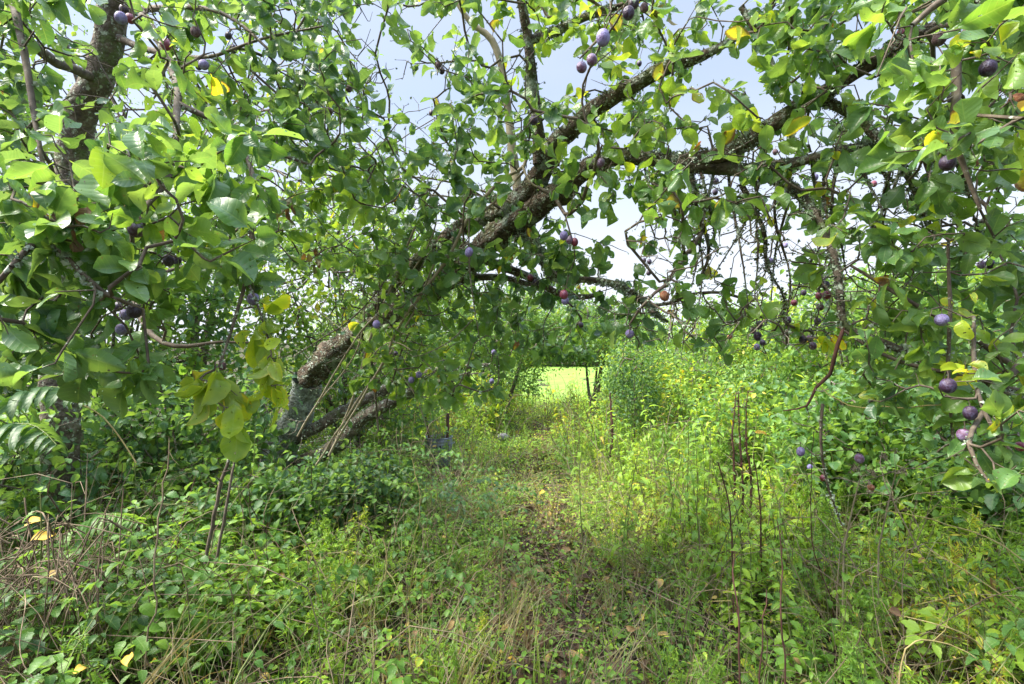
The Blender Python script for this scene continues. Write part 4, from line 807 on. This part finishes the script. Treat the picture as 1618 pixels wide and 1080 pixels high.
bake('herb_cover', 'knee-high leafy green weeds covering the floor left of the path', 'ground cover', [t_elder(.046, 4, .2), t_elder(.052, 5, .24, .42), t_elder(.036, 5, .17, .50, HERB), t_elder(.044, 6, .22, .48, HERB), t_nettle(.24, 5, .055, rc=.5), t_elder(.04, 7, .2, .56, BRAM)],
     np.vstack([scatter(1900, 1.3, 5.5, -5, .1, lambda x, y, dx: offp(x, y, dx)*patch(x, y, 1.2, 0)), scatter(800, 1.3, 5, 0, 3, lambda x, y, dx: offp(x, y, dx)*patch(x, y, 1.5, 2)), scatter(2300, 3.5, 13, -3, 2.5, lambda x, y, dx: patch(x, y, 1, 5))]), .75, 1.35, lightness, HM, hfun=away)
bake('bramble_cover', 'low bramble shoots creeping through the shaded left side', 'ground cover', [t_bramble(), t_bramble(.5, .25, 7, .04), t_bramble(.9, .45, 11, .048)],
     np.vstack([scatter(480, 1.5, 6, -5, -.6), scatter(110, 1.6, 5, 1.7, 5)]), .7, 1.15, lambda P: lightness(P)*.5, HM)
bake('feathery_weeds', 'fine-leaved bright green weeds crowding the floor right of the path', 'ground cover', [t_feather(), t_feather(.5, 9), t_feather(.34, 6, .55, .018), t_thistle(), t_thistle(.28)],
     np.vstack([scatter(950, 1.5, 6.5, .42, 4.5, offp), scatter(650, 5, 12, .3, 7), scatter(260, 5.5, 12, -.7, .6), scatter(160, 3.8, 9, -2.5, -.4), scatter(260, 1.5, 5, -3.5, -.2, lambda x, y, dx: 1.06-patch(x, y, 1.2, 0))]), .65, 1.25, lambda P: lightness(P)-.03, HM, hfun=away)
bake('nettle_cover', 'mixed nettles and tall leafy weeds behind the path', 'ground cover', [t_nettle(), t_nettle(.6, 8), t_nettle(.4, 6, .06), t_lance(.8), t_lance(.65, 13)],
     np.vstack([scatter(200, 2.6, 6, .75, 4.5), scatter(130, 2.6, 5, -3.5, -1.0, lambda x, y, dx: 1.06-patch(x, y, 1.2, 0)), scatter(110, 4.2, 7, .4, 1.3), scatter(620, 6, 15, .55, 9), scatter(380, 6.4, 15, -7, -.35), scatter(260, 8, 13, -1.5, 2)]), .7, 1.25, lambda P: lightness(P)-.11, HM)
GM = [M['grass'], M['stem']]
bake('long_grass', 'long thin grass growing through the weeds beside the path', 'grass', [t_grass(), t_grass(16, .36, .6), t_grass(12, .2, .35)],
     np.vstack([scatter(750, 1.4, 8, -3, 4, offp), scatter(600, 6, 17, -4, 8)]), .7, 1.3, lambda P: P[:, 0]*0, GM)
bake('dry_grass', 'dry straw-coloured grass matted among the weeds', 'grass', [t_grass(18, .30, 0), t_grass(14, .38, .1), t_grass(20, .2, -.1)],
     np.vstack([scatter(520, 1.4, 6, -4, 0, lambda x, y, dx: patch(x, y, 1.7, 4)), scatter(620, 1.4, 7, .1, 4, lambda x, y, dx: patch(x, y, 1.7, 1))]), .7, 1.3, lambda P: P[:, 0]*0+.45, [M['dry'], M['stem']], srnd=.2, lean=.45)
# litter of dead leaves
def litter(name, label, n, y0, y1, hw, s, lo, hi, up=.012):
    y = y0+(y1-y0)*rng.random(n)**.8; x = path_x(y)+rng.normal(0, hw, n); P = np.stack([x, y, gz(x, y)+.012+rng.exponential(up, n)], 1)
    a = rng.uniform(0, 2*PI, n); ax = np.stack([np.cos(a), np.sin(a), rng.normal(0, .3, n)], 1); nr = rng.normal(0, .38, (n, 3)); nr[:, 2] += 1
    mb = MB(); leaves(mb, PLUM, P, ax, nr, s*rng.lognormal(-.1, .45, n), np.clip(rng.beta(2, 2.6, n)*(hi-lo)+lo, 0, 1))
    tag(mb.build(name, M['litter']), label, 'leaf litter', kind='stuff')
litter('leaf_litter', 'brown fallen leaves carpeting the path', 6500, 1.3, 9, .45, .042, 0, .95)
litter('caught_litter', 'small yellow and tan dead leaves caught in the low weeds', 1500, 1.4, 7, 1.6, .034, .5, 1, .09)
litter('leaf_litter', 'dark fallen leaves under the weeds on both sides', 9000, 1.2, 7, 1.8, .045, 0, .75)
# ------------------------------------------------ dead stems and twigs: tangled, uncountable
def tangle(name, label, cat, boxes, mats):
    mb = MB()
    for (x0, x1, y0, y1, n, l0, l1, r, tilt, m) in boxes:
        for i in range(n):
            x, y = rng.uniform(x0, x1), rng.uniform(y0, y1); z = float(gz(x, y)); a = rng.uniform(0, 2*PI); L_ = rng.uniform(l0, l1); e = rng.uniform(*tilt)
            d = v3(math.cos(a)*math.cos(e), math.sin(a)*math.cos(e), math.sin(e)); p = v3(x, y, z+.02+rng.random()*.08)
            b = rng.normal(0, .13, 3)*L_; P, R = resample([p, p+d*L_*.5+b+v3(0, 0, .06*L_), p+d*L_+rng.normal(0, .05, 3)-v3(0, 0, .12*L_)], [r*rng.uniform(.7, 1.2), r*.8, r*.35], L_/5)
            P[:, 2] = np.maximum(P[:, 2], gz(P[:, 0], P[:, 1])+.006); tube(mb, P, R, 4, m=m)
    tag(mb.build(name, mats), label, cat, kind='stuff')
SM = [M['deadstem'], M['redstem'], M['goldstem'], M['stem']]
tangle('dead_stems', 'dry dead stems and thin twigs tangled through the undergrowth', 'dead stems',
       [(-3, 0, 1.5, 5, 700, .2, .8, .0016, (.0, 1.3), 0), (.2, 3, 1.5, 5, 650, .2, .8, .0015, (.0, 1.3), 0), (-3.5, -.3, 1.9, 6, 420, .3, .9, .0028, (.1, 1.4), 0), (.6, 3.5, 1.8, 6, 360, .3, .9, .0026, (.1, 1.3), 0), (1.2, 4.5, 2.3, 5, 220, .4, 1.0, .0032, (.05, 1.2), 0), (.5, 3.5, 1.8, 7, 90, .4, 1.0, .0024, (.1, 1.0), 2),
        (-.5, .9, 1.6, 7, 260, .1, .35, .0018, (0, .3), 0), (-4, -1, 2, 6, 160, .3, 1.0, .0028, (.2, 1.4), 1), (.6, 6, 5, 12, 260, .5, 1.2, .004, (.6, 1.5), 0), (.6, 6, 5, 12, 120, .5, 1.2, .004, (.6, 1.5), 1), (-3, 0, 5, 10, 160, .4, 1.2, .004, (.6, 1.5), 0)], SM)
# heap of dead stems in the lower left corner
hb = W(110, 940, 2.25); hb[2] = gz(hb[0], hb[1])
mb = MB()
for i in range(170):
    top = W(rng.uniform(-60, 175), rng.uniform(815, 930), rng.uniform(2.0, 2.6)); sg = rng.normal(.25, 1); L_ = rng.uniform(.25, .75); fw = rng.uniform(.0, .35)
    P4 = [top+v3(-sg*.10, .06, -.04), top+v3(sg*.02, 0, .03), top+v3(sg*.10, -fw*.5, -L_*.28)+rng.normal(0, .02, 3), top+v3(sg*.15, -fw*.85, -L_*.65)+rng.normal(0, .03, 3), top+v3(sg*.18, -fw, -L_)]
    if i % 3 == 0: P4 = [top+rng.normal(0, .12, 3), top+rng.normal(0, .10, 3)-v3(0, .1, .25), top+rng.normal(0, .3, 3)-v3(0, .15, .4)]
    P, R = resample(P4, np.linspace(.0030, .0014, len(P4)), .05); P[:, 2] = np.maximum(P[:, 2], gz(P[:, 0], P[:, 1])+.01); tube(mb, P, R*rng.uniform(.6, 1.3), 5)
o = thing('dead_stem_heap', 'heap of dry brown stems arching down in the lower left corner', 'dead stems', tuple(hb)); mb.build('stems', M['straw'], o)

# ================================================================== INDIVIDUAL PLANTS
def plant(name, label, cat, tmpl, px, py, d, sc, dr=0, rz=None, group=None, mats=None, z=None):
    """px: across; py: how high its tip reaches"""
    p = W(px, py, d); p[2] = gz(p[0], p[1]) if z is None else z
    if py > 0 and z is None: sc = float(np.clip((CAMZ-(py-540)/F*d-p[2])/tmpl[0][:, 2].max(), .3, 2))
    V, Fq, A, Mi = tmpl; root = thing(name, label, cat, tuple(p), group)
    for m, nm in ((0, 'leaves'), (1, 'stem')):
        sel = Mi == m
        if not sel.any(): continue
        used, inv = np.unique(Fq[sel], return_inverse=True); mb_ = MB(); A2 = A[used].copy(); A2[:, 2] += dr
        mb_.add(V[used], inv.reshape(-1, 4), A2); ob = mb_.build(nm, (mats or HM)[m], root, org=(0, 0, 0)); 
    root.scale = (sc,)*3; root.rotation_euler = (rng.normal(0, .06), rng.normal(0, .06), rng.uniform(0, 6) if rz is None else rz)
    return root
gN = 'nettle plants among the weeds'
for px, tip, d, sc, dr, lb in [(270, 1005, 2.05, .75, .15, 'bright lime nettle with toothed leaves at the bottom left'), (100, 790, 2.6, .9, -.12, 'dark nettle clump member left of the dead stem heap top'), (160, 800, 2.9, 1.0, -.05, 'mid green nettle above the dead stem heap'),
                          (1255, 870, 2.3, 1.0, .12, 'yellow-green nettle at centre right of the tall dark stems'), (1320, 880, 2.2, .85, .02, 'grey-green nettle below the hanging pale twig'), (1170, 850, 2.4, .7, .22, 'yellowish nettle just right of a dark stem near the bottom'),
                          (1100, 1010, 2.0, .6, .15, 'leafy lime nettle at the bottom edge right of centre'), (1290, 1040, 1.9, .55, .05, 'pale nettle with broad leaves at the bottom right'), (830, 1020, 2.0, .45, 0, 'small nettle with pointed leaves at the bottom edge beside the path'), (1235, 740, 3.2, 1.35, .15, 'tall pale nettle under the low trio of plums'),
                          (1400, 950, 2.1, .6, 0, 'broad-leaved nettle beside the curled brown leaf'), (200, 790, 2.4, .7, -.05, 'dull green nettle over the left dead stems'), (60, 770, 2.2, .8, 0, 'nettle with large shaded leaves at the left edge')]:
    plant('nettle_plant', lb, 'nettle', t_nettle(.55, 8, .085, tm=NETTLE), px, tip, d, sc, dr, group=gN)
gL = 'tall weeds with drooping narrow leaves'
for px, tip, d, sc, dr, lb in [(925, 690, 3.6, .75, .08, 'tall weed with drooping yellow-green leaves left of the brown dock stems'), (985, 715, 3.2, .75, .12, 'leaning weed with long lime leaves beside the path'), (1095, 660, 3.8, 1.0, .02, 'narrow-leaved weed in front of the yellowing bushes'),
                          (1145, 650, 3.4, 1.0, .06, 'narrow-leaved weed just left of the brown dock stems'), (1240, 640, 4.0, 1.15, .0, 'narrow-leaved weed behind the dark stems at right'), (1040, 640, 4.5, 1.0, .0, 'narrow-leaved weed in the middle of the weed bank'), (1310, 700, 3.0, .95, -.02, 'narrow-leaved weed below the red-barked twig')]:
    plant('tall_weed', lb, 'weed', t_lance(.85, 18, .12, .62), px, tip, d, sc, dr, group=gL)
for px, py, d, rz, z, sc, dr, lb in [(-30, 0, 2.1, -.1, 1.27, .9, -.12, 'dark fern frond at the left edge below the plum leaves'), (-40, 0, 2.0, -.35, 1.16, .9, -.15, 'shaded lower fern frond at the left edge'), (150, 0, 2.1, .9, .33, .55, .12, 'ash-like seedling leaf left of the dead twig'), (95, 0, 2.5, -.1, .62, .8, .15, 'bright feathery leaf spray above the dead stems')]:
    plant('fern_frond', lb, 'fern', t_fern(), px, py, d, sc, dr, rz, z=z, group='fern-like fronds at the left')
for px, tip, d, sc, lb in [(1100, 860, 2.5, 1.1, 'bushy fine-leaved weed at lower centre right'), (1420, 790, 2.6, 1.3, 'tall fine-leaved weed under the dry seed heads'), (1480, 850, 2.3, 1.1, 'fine-leaved weed among the yellow stems'), (1110, 1000, 1.9, .7, 'lime fine-leaved weed tuft at the bottom edge'), (760, 850, 2.7, .7, 'grey-green feathery weed left of the path'),
                      (985, 790, 3.1, .9, 'fine-leaved weed at the right rim of the path'), (1350, 900, 2.2, .9, 'dense fine-leaved weed behind the curled brown leaf')]:
    plant('feathery_weed', lb, 'weed', t_feather(.5, 11, .52), px, tip, d, sc, 0, group='bushy fine-leaved weeds')
for px, tip, d, sc, lb in [(1560, 960, 2.1, 1.0, 'spiny thistle at the lower right edge'), (1390, 1000, 1.9, .8, 'thistle near the bottom right behind the arched yellow stem'), (1500, 870, 2.7, 1.2, 'tall thistle in the right-hand weeds'), (1280, 850, 2.7, 1.0, 'thistle beneath the grey-green nettle')]:
    plant('thistle_plant', lb, 'thistle', t_thistle(.42, .46), px, tip, d, sc, 0, group='thistles at the right')
# single stems one can point at: photo pixels with distance
def stem(name, label, cat, ctrl, mat, k=6, group=None, rough=.05, heads=0, hm=None):
    P = [W(*c[:3]) for c in ctrl]; R = [c[3] for c in ctrl]; P, R = resample(P, R, .05); P = P+rng.normal(0, .0028, P.shape)
    if P[0][2] < .5: P[0][2] = gz(P[0][0], P[0][1])-.01
    org = tuple(P[0])
    if not heads:
        mb_ = MB(); tube(mb_, P, R, k, rough)
        for q in rng.integers(1, len(P), max(2, len(P)//3)):
            d_ = nrmz(P[q]-P[q-1]+rng.normal(0, .55, 3)); l_ = rng.uniform(.03, .11); tube(mb_, [P[q], P[q]+d_*l_*.5+rng.normal(0, .004, 3), P[q]+d_*l_+rng.normal(0, .008, 3)], [R[q]*.6, R[q]*.45, R[q]*.2], 4)
        o_ = mb_.build(name, mat, None, org=org); return tag(o_, label, cat, group)
    root = thing(name, label, cat, org, group); mb_ = MB(); tube(mb_, P, R, k, rough); mb_.build('stem', mat, root)
    hb_ = MB(); n = heads; i = rng.integers(len(P)//3, len(P), n); q = P[i]+rng.normal(0, .008, (n, 3)); leaves(hb_, ROUNDF, q, rng.normal(0, 1, (n, 3)), rng.normal(0, 1, (n, 3)), .010*rng.lognormal(0, .3, n), .5)
    hb_.build('seed_head', hm or M['redstem'], root); return root
gS = 'bare stems standing in the undergrowth'
stem('dry_stalk', 'long pale dead twig standing in the left undergrowth', 'dead stem', [(222, 1010, 1.95, .003), (247, 968, 1.95, .0032), (242, 905, 1.95, .0032), (252, 820, 1.98, .0030), (263, 740, 2.0, .0026), (266, 690, 2.0, .0014)], M['deadstem'], group=gS)
stem('dry_stalk', 'thick rough dead stem, left of two leaning under the yellow-green leaves', 'dead stem', [(326, 890, 2.5, .009), (336, 830, 2.5, .009), (350, 760, 2.52, .008), (364, 715, 2.55, .007), (378, 670, 2.6, .002)], M['twig'], group=gS, rough=.12)
stem('dry_stalk', 'thick rough dead stem, right of two leaning under the yellow-green leaves', 'dead stem', [(342, 890, 2.45, .007), (356, 810, 2.45, .007), (366, 750, 2.5, .006), (372, 680, 2.55, .002)], M['twig'], group=gS, rough=.12)
for x, lb in ((1162, 'rust-brown dock stem, leftmost of three clustered right of centre'), (1172, 'rust-brown dock stem, middle of three clustered right of centre'), (1182, 'rust-brown dock stem, rightmost of three clustered right of centre')):
    stem('dock_stem', lb, 'dock stem', [(x, 860, 3.7, .009), (x+rng.normal(0, 2), 760, 3.7, .008), (x-4, 690, 3.7, .006), (x+rng.normal(0, 8), 620, 3.7, .003)], M['redstem'], group='brown dock stems', rough=.2, heads=160)
for c, lb in (([(1168, 1120, 1.75, .0035), (1166, 960, 1.75, .0030), (1158, 900, 1.8, .0025), (1162, 870, 1.8, .0015)], 'dark purplish stem standing at the bottom right of the path'), ([(1242, 1060, 1.9, .0035), (1234, 960, 1.9, .003), (1236, 880, 1.95, .0025), (1228, 820, 1.95, .0015)], 'dark purplish stem right of the first one near the bottom'),
              ([(1198, 1090, 1.85, .003), (1206, 1000, 1.85, .0025), (1212, 930, 1.9, .0015)], 'short dark stem between two taller ones near the bottom'), ([(1160, 900, 2.6, .004), (1152, 800, 2.6, .004), (1135, 730, 2.6, .003)], 'dark stem leaning left beside the brown dock stems'),
              ([(1204, 870, 3.0, .005), (1200, 790, 3.0, .004), (1190, 715, 3.0, .003)], 'black stem just right of the brown dock stems'), ([(1318, 960, 2.6, .003), (1284, 860, 2.6, .003), (1282, 760, 2.6, .002), (1286, 680, 2.6, .002)], 'thin grey stem below the small hanging plums'),
              ([(963, 730, 6.0, .018), (968, 690, 6.0, .016), (966, 650, 6.0, .014), (964, 620, 6.0, .008)], 'dark brown stem at the centre right of the lawn gap')):
    stem('dark_stem', lb, 'stem', c, M['redstem'], group='dark upright stems')
for c, lb in (([(1418, 1100, 1.75, .0022), (1426, 1045, 1.75, .0024), (1446, 1014, 1.76, .0024), (1475, 1012, 1.78, .0024), (1530, 1032, 1.75, .002), (1600, 1085, 1.72, .0018)], 'golden stem bent in an arch at the bottom right'), ([(1640, 1110, 1.8, .002), (1560, 1030, 1.9, .0022), (1500, 990, 1.9, .0024), (1430, 975, 1.95, .0018)], 'yellow stem curving above the golden arch'),
              ([(1640, 900, 1.9, .0025), (1560, 850, 2.0, .0025), (1470, 820, 2.1, .0022), (1400, 806, 2.2, .0018)], 'straight yellow stem crossing the right-hand weeds, uppermost'), ([(1640, 985, 1.9, .0025), (1540, 910, 2.0, .0022), (1470, 870, 2.1, .0018)], 'straight yellow stem crossing the right-hand weeds, middle'),
              ([(1500, 640, 1.7, .002), (1340, 640, 1.9, .002), (1290, 600, 2.0, .002)], 'thin pale stem crossing below the brown branch at right'), ([(790, 900, 2.6, .0018), (797, 850, 2.6, .0017), (788, 800, 2.65, .0015), (775, 755, 2.7, .001)], 'pale dry stem standing at the left rim of the path'),
              ([(640, 900, 2.9, .002), (664, 800, 2.9, .002), (650, 720, 3.0, .002), (656, 650, 3.0, .001)], 'thin straw stem in front of the galvanised bin'), ([(606, 920, 2.1, .003), (612, 880, 2.1, .003), (604, 850, 2.1, .0025)], 'short whitish dead stick in the leaves at lower left of the path'),
              ([(215, 730, 2.2, .003), (165, 660, 2.2, .003), (70, 610, 2.1, .002)], 'yellow bramble cane reaching up to the fern frond')):
    stem('straw_stem', lb, 'stem', c, M['goldstem'], group='pale dry stems')
for x, y, lb in ((1360, 745, 'dry umbel of pale seeds left of the violet plum'), (1415, 740, 'dry umbel of pale seeds right of the violet plum')):
    P, R = resample([W(x-30, 880, 2.3), W(x-10, 790, 2.2), W(x, y+8, 2.15)], [.004, .003, .002], .05); P[0][2] = gz(P[0][0], P[0][1])
    root = thing('dried_umbel', lb, 'dry plant', tuple(P[0])); mb = MB(); tube(mb, P, R, 6, .05); c_ = P[-1]; n = 110
    cc = c_+v3(0, 0, .03)+rng.normal(0, .035, (8, 3)); q = cc[rng.integers(0, 8, n)]+rng.normal(0, .006, (n, 3)); hb_ = MB(); leaves(hb_, ROUNDF, q, rng.normal(0, 1, (n, 3)), rng.normal(0, 1, (n, 3)), .010, .5)
    for e in cc: tube(mb, [c_, e], [.0012, .001], 4)
    mb.build('stalk', M['shoot'], root); hb_.build('seeds', M['shoot'], root)
# fallen leaves one can count
fl_t = leaf_template(2, 8, .58, .55, .15, .9, .06, .12, seed=4); 
for (px, py, s, r_, lb) in [(840, 892, .055, .95, 'golden yellow fallen leaf at the middle of the path'), (820, 968, .06, .90, 'yellow fallen leaf beside two paler ones on the path'), (808, 985, .06, .84, 'pale tan fallen leaf lying lengthwise on the path'), (800, 1042, .05, .97, 'small bright yellow fallen leaf near the bottom of the path'), (850, 994, .055, .86, 'buff fallen leaf right of the tan one'),
                            (722, 1000, .06, .75, 'brown curled fallen leaf at left of the path bottom'), (636, 1072, .05, .93, 'yellow fallen leaf at the bottom edge left of the path'), (962, 861, .05, .98, 'orange fallen leaf standing upright right of the path'), (922, 778, .05, .90, 'ochre fallen leaf farther up the path'), (892, 822, .05, .80, 'pale brown fallen leaf in the upper path'), 
                            (728, 1060, .06, .70, 'brown fallen leaf at the lower left of the path'), (900, 910, .05, .72, 'dull brown fallen leaf right of the golden one'), (780, 940, .05, .93, 'small yellow fallen leaf above the tan one'), (870, 1010, .05, .62, 'dark brown fallen leaf right of the buff one'), (990, 900, .05, .88, 'buff fallen leaf in the grass right of the path')]:
    d = CAMZ*F/(py-540); p = W(px, py, d*.97); p[2] = gz(p[0], p[1])+.035
    mb = MB(); a = rng.uniform(0, 6); leaves(mb, [fl_t], p[None], rot(a)[None]+v3(0, 0, rng.normal(0, .15)), v3(rng.normal(0, .3), rng.normal(0, .3)-.35, 1)[None], s, r_)
    tag(mb.build('fallen_leaf', M['litter'], None, org=tuple(p)), lb, 'fallen leaf', 'fallen leaves on the path')
for (px, py, d, s, lb, r_) in [(92, 845, 2.2, .085, 'large pale yellow leaf lying over the dead stems at left', .93), (70, 822, 2.25, .085, 'green and yellow leaf beside the pale one at left', .9), (1400, 965, 1.95, .065, 'curled brown dead leaf caught in the weeds at lower right', .5), (205, 1035, 1.8, .07, 'long pale green-yellow leaf at the bottom left', .9), (140, 1055, 1.8, .05, 'orange-brown fallen leaf at the bottom left', .97), (1190, 684, 2.6, .06, 'yellow leaf caught on the weeds right of the dock stems', .97), (95, 905, 2.1, .05, 'tan dead leaf caught in the heap of stems', .82)]:
    p = W(px, py, d); mb = MB(); leaves(mb, [fl_t], p[None], v3(rng.normal(0, 1), -.2, .1)[None], v3(.1, -.7, .9)[None], s, r_)
    tag(mb.build('caught_leaf', M['litter'], None, org=tuple(p)), lb, 'dead leaf', 'dead leaves caught on the weeds')
# dangling dead leaf clusters
for (px, py, d, n, lb) in [(455, 325, 2.2, 9, 'shrivelled brown leaves hanging on the twig left of the trunk'), (490, 400, 2.4, 7, 'shrivelled brown leaves hanging beside the leaning trunk'), (1045, 10, 1.9, 5, 'withered brown leaf clump at the top edge'), (678, 232, 2.4, 4, 'orange withered leaves hanging under the sky gap'), (120, 355, 1.05, 3, 'brown dead leaf lying in the left foreground leaves')]:
    p = W(px, py, d); mb = MB(); q = p+rng.normal(0, .014, (n, 3))*v3(1, 1, 2); leaves(mb, PLUM, q, np.tile(v3(0, 0, -1), (n, 1))+rng.normal(0, .4, (n, 3)), rng.normal(0, 1, (n, 3)), .045, .45+rng.normal(0, .1, n))
    tag(mb.build('withered_leaves', M['litter'], None, org=tuple(p)), lb, 'dead leaves', 'withered leaf clumps hanging from twigs')

# ================================================================== THE BIN, ITS STICKS, THE STONE
bd = 6.2; bp_ = W(693, 740, bd); bp_[2] = gz(bp_[0], bp_[1]); rt, rbm, hh = .165, .135, .36
mt, N_, L_ = newmat('galvanised_metal')
no = N_.new('ShaderNodeTexNoise'); no.inputs['Scale'].default_value = 14; no.inputs['Detail'].default_value = 5
tcn = N_.new('ShaderNodeTexCoord'); L_.new(tcn.outputs['Object'], no.inputs['Vector'])
p = N_.new('ShaderNodeBsdfPrincipled'); L_.new(ramp(N_, L_, no.outputs['Fac'], [(.3, (.10, .11, .13)), (.6, (.24, .26, .30)), (.8, (.38, .40, .44))]), p.inputs['Base Color'])
p.inputs['Metallic'].default_value = .4; p.inputs['Roughness'].default_value = .5; o_ = N_.new('ShaderNodeOutputMaterial'); L_.new(p.outputs[0], o_.inputs['Surface'])
bin_ = thing('metal_bin', 'grey ribbed metal bin standing in the weeds left of the path', 'bin', tuple(bp_))
def lathe(mb, prof, k, flute=None, c=(0, 0, 0)):
    V = []; 
    for i, (r, z) in enumerate(prof):
        for j in range(k):
            a = 2*PI*j/k; rr = r+(flute[i]*(.5+.5*math.cos(a*26)) if flute else 0); V.append((c[0]+rr*math.cos(a), c[1]+rr*math.sin(a), c[2]+z))
    n = len(prof); Fq = [(i*k+j, i*k+(j+1) % k, (i+1)*k+(j+1) % k, (i+1)*k+j) for i in range(n-1) for j in range(k)]
    mb.add(V, Fq, np.zeros((len(V), 3)))
prof = [(.01, .02), (rbm-.01, .02), (rbm, 0), (rbm+.002, .02)]+[(rbm+(rt-rbm)*t-.001, .02+(hh-.09)*t) for t in np.linspace(.05, .97, 7)]+[(rt, hh-.085), (rt+.006, hh-.075), (rt, hh-.065), (rt, hh-.05), (rt+.006, hh-.04), (rt, hh-.03), (rt, hh), (rt-.006, hh), (rt-.008, hh-.08), (rbm-.008, .03)]
fl = [0, 0, 0, 0]+[.007]*7+[0]*10
mb = MB(); lathe(mb, prof, 156, fl, bp_); mb.build('body', mt, bin_)
mb = MB(); a = np.linspace(0, 2*PI, 49); tube(mb, np.stack([bp_[0]+(rt+.002)*np.cos(a), bp_[1]+(rt+.002)*np.sin(a), bp_[2]+hh+0*a], 1), np.full(49, .007), 8); mb.build('rim', mt, bin_)
for s in (-1, 1):
    mb = MB(); t = np.linspace(0, PI, 9); tube(mb, np.stack([bp_[0]+s*(rt+.03*np.sin(t)), bp_[1]-.05*np.cos(t), bp_[2]+hh-.07+0*t], 1), np.full(9, .005), 6); mb.build('handle', mt, bin_)
mb = MB(); lathe(mb, [(.002, hh-.07), (.08, hh-.06), (rt-.010, hh-.09)], 40, None, bp_); mb.build('soil_fill', M['soil'], bin_)
for dx, h_, r_, lb in ((-.13, .62, .014, 'dark wooden stake leaning at the left rim of the bin'), (.10, .68, .018, 'thick dark wooden stake standing in the right of the bin')):
    mb = MB(); q = bp_+v3(dx, 0, .12); tube(mb, [q, q+v3(.01, 0, h_*.4), q+v3(-.005+dx*.2, 0, h_*.78), q+v3(-.005+dx*.2, 0, h_*.785)], [r_, r_, r_*.9, .002], 8, .08); tag(mb.build('wooden_stake', M['redstem'], None, org=tuple(q)), lb, 'stake', 'stakes stuck in the metal bin')
root = thing('dead_plant', 'dry dead plant stalks sticking up out of the metal bin', 'plant', tuple(bp_+v3(0, 0, hh-.08))); mb = MB()
for i in range(26):
    q = bp_+v3(rng.uniform(-.11, .11), rng.uniform(-.1, .1), hh-.08); e = q+v3(rng.normal(0, .05), rng.normal(0, .04), rng.uniform(.08, .38)); tube(mb, [q, (q+e)/2+rng.normal(0, .012, 3), e], [.0035, .003, .0015], 4)
mb.build('stalks', M['deadstem'], root); mb = MB(); q = bp_+np.stack([rng.uniform(-.13, .13, 60), rng.uniform(-.12, .12, 60), hh-.06+rng.random(60)*.12], 1); leaves(mb, HERB, q, rng.normal(0, 1, (60, 3)), rng.normal(0, .5, (60, 3))+v3(0, 0, 1), .05, .5+rng.normal(0, .12, 60)); mb.build('leaves', M['herb'], root)
sp_ = W(794, 664, 7.6); sp_[2] = gz(sp_[0], sp_[1])+.17
mb = MB(); k, n = 20, 12; g = np.random.default_rng(5); V = []
for i in range(n+1):
    for j in range(k):
        th, ph = PI*i/n, 2*PI*j/k; r = 1+.12*math.sin(3*ph+1)*math.sin(th)+.08*math.sin(5*th+2*ph)*math.sin(th)+g.normal(0, .015)*(0 < i < n); V.append((sp_[0]+.085*r*math.sin(th)*math.cos(ph)+1e-5*math.cos(ph), sp_[1]+.07*r*math.sin(th)*math.sin(ph), sp_[2]+.06*r*math.cos(th)))
mb.add(V, [(i*k+j, (i+1)*k+j, (i+1)*k+(j+1) % k, i*k+(j+1) % k) for i in range(n) for j in range(k)], np.zeros((len(V), 3)))
M['stone'] = rough_mat('stone', [(.3, (.08, .075, .08)), (.7, (.24, .22, .23))], 12, .9, .6, .01)
tag(mb.build('stone', M['stone'], None, org=tuple(sp_)), 'pale grey rounded stone lying beyond the bin where the path narrows', 'stone')
print('leaves total', LEAFN[0])
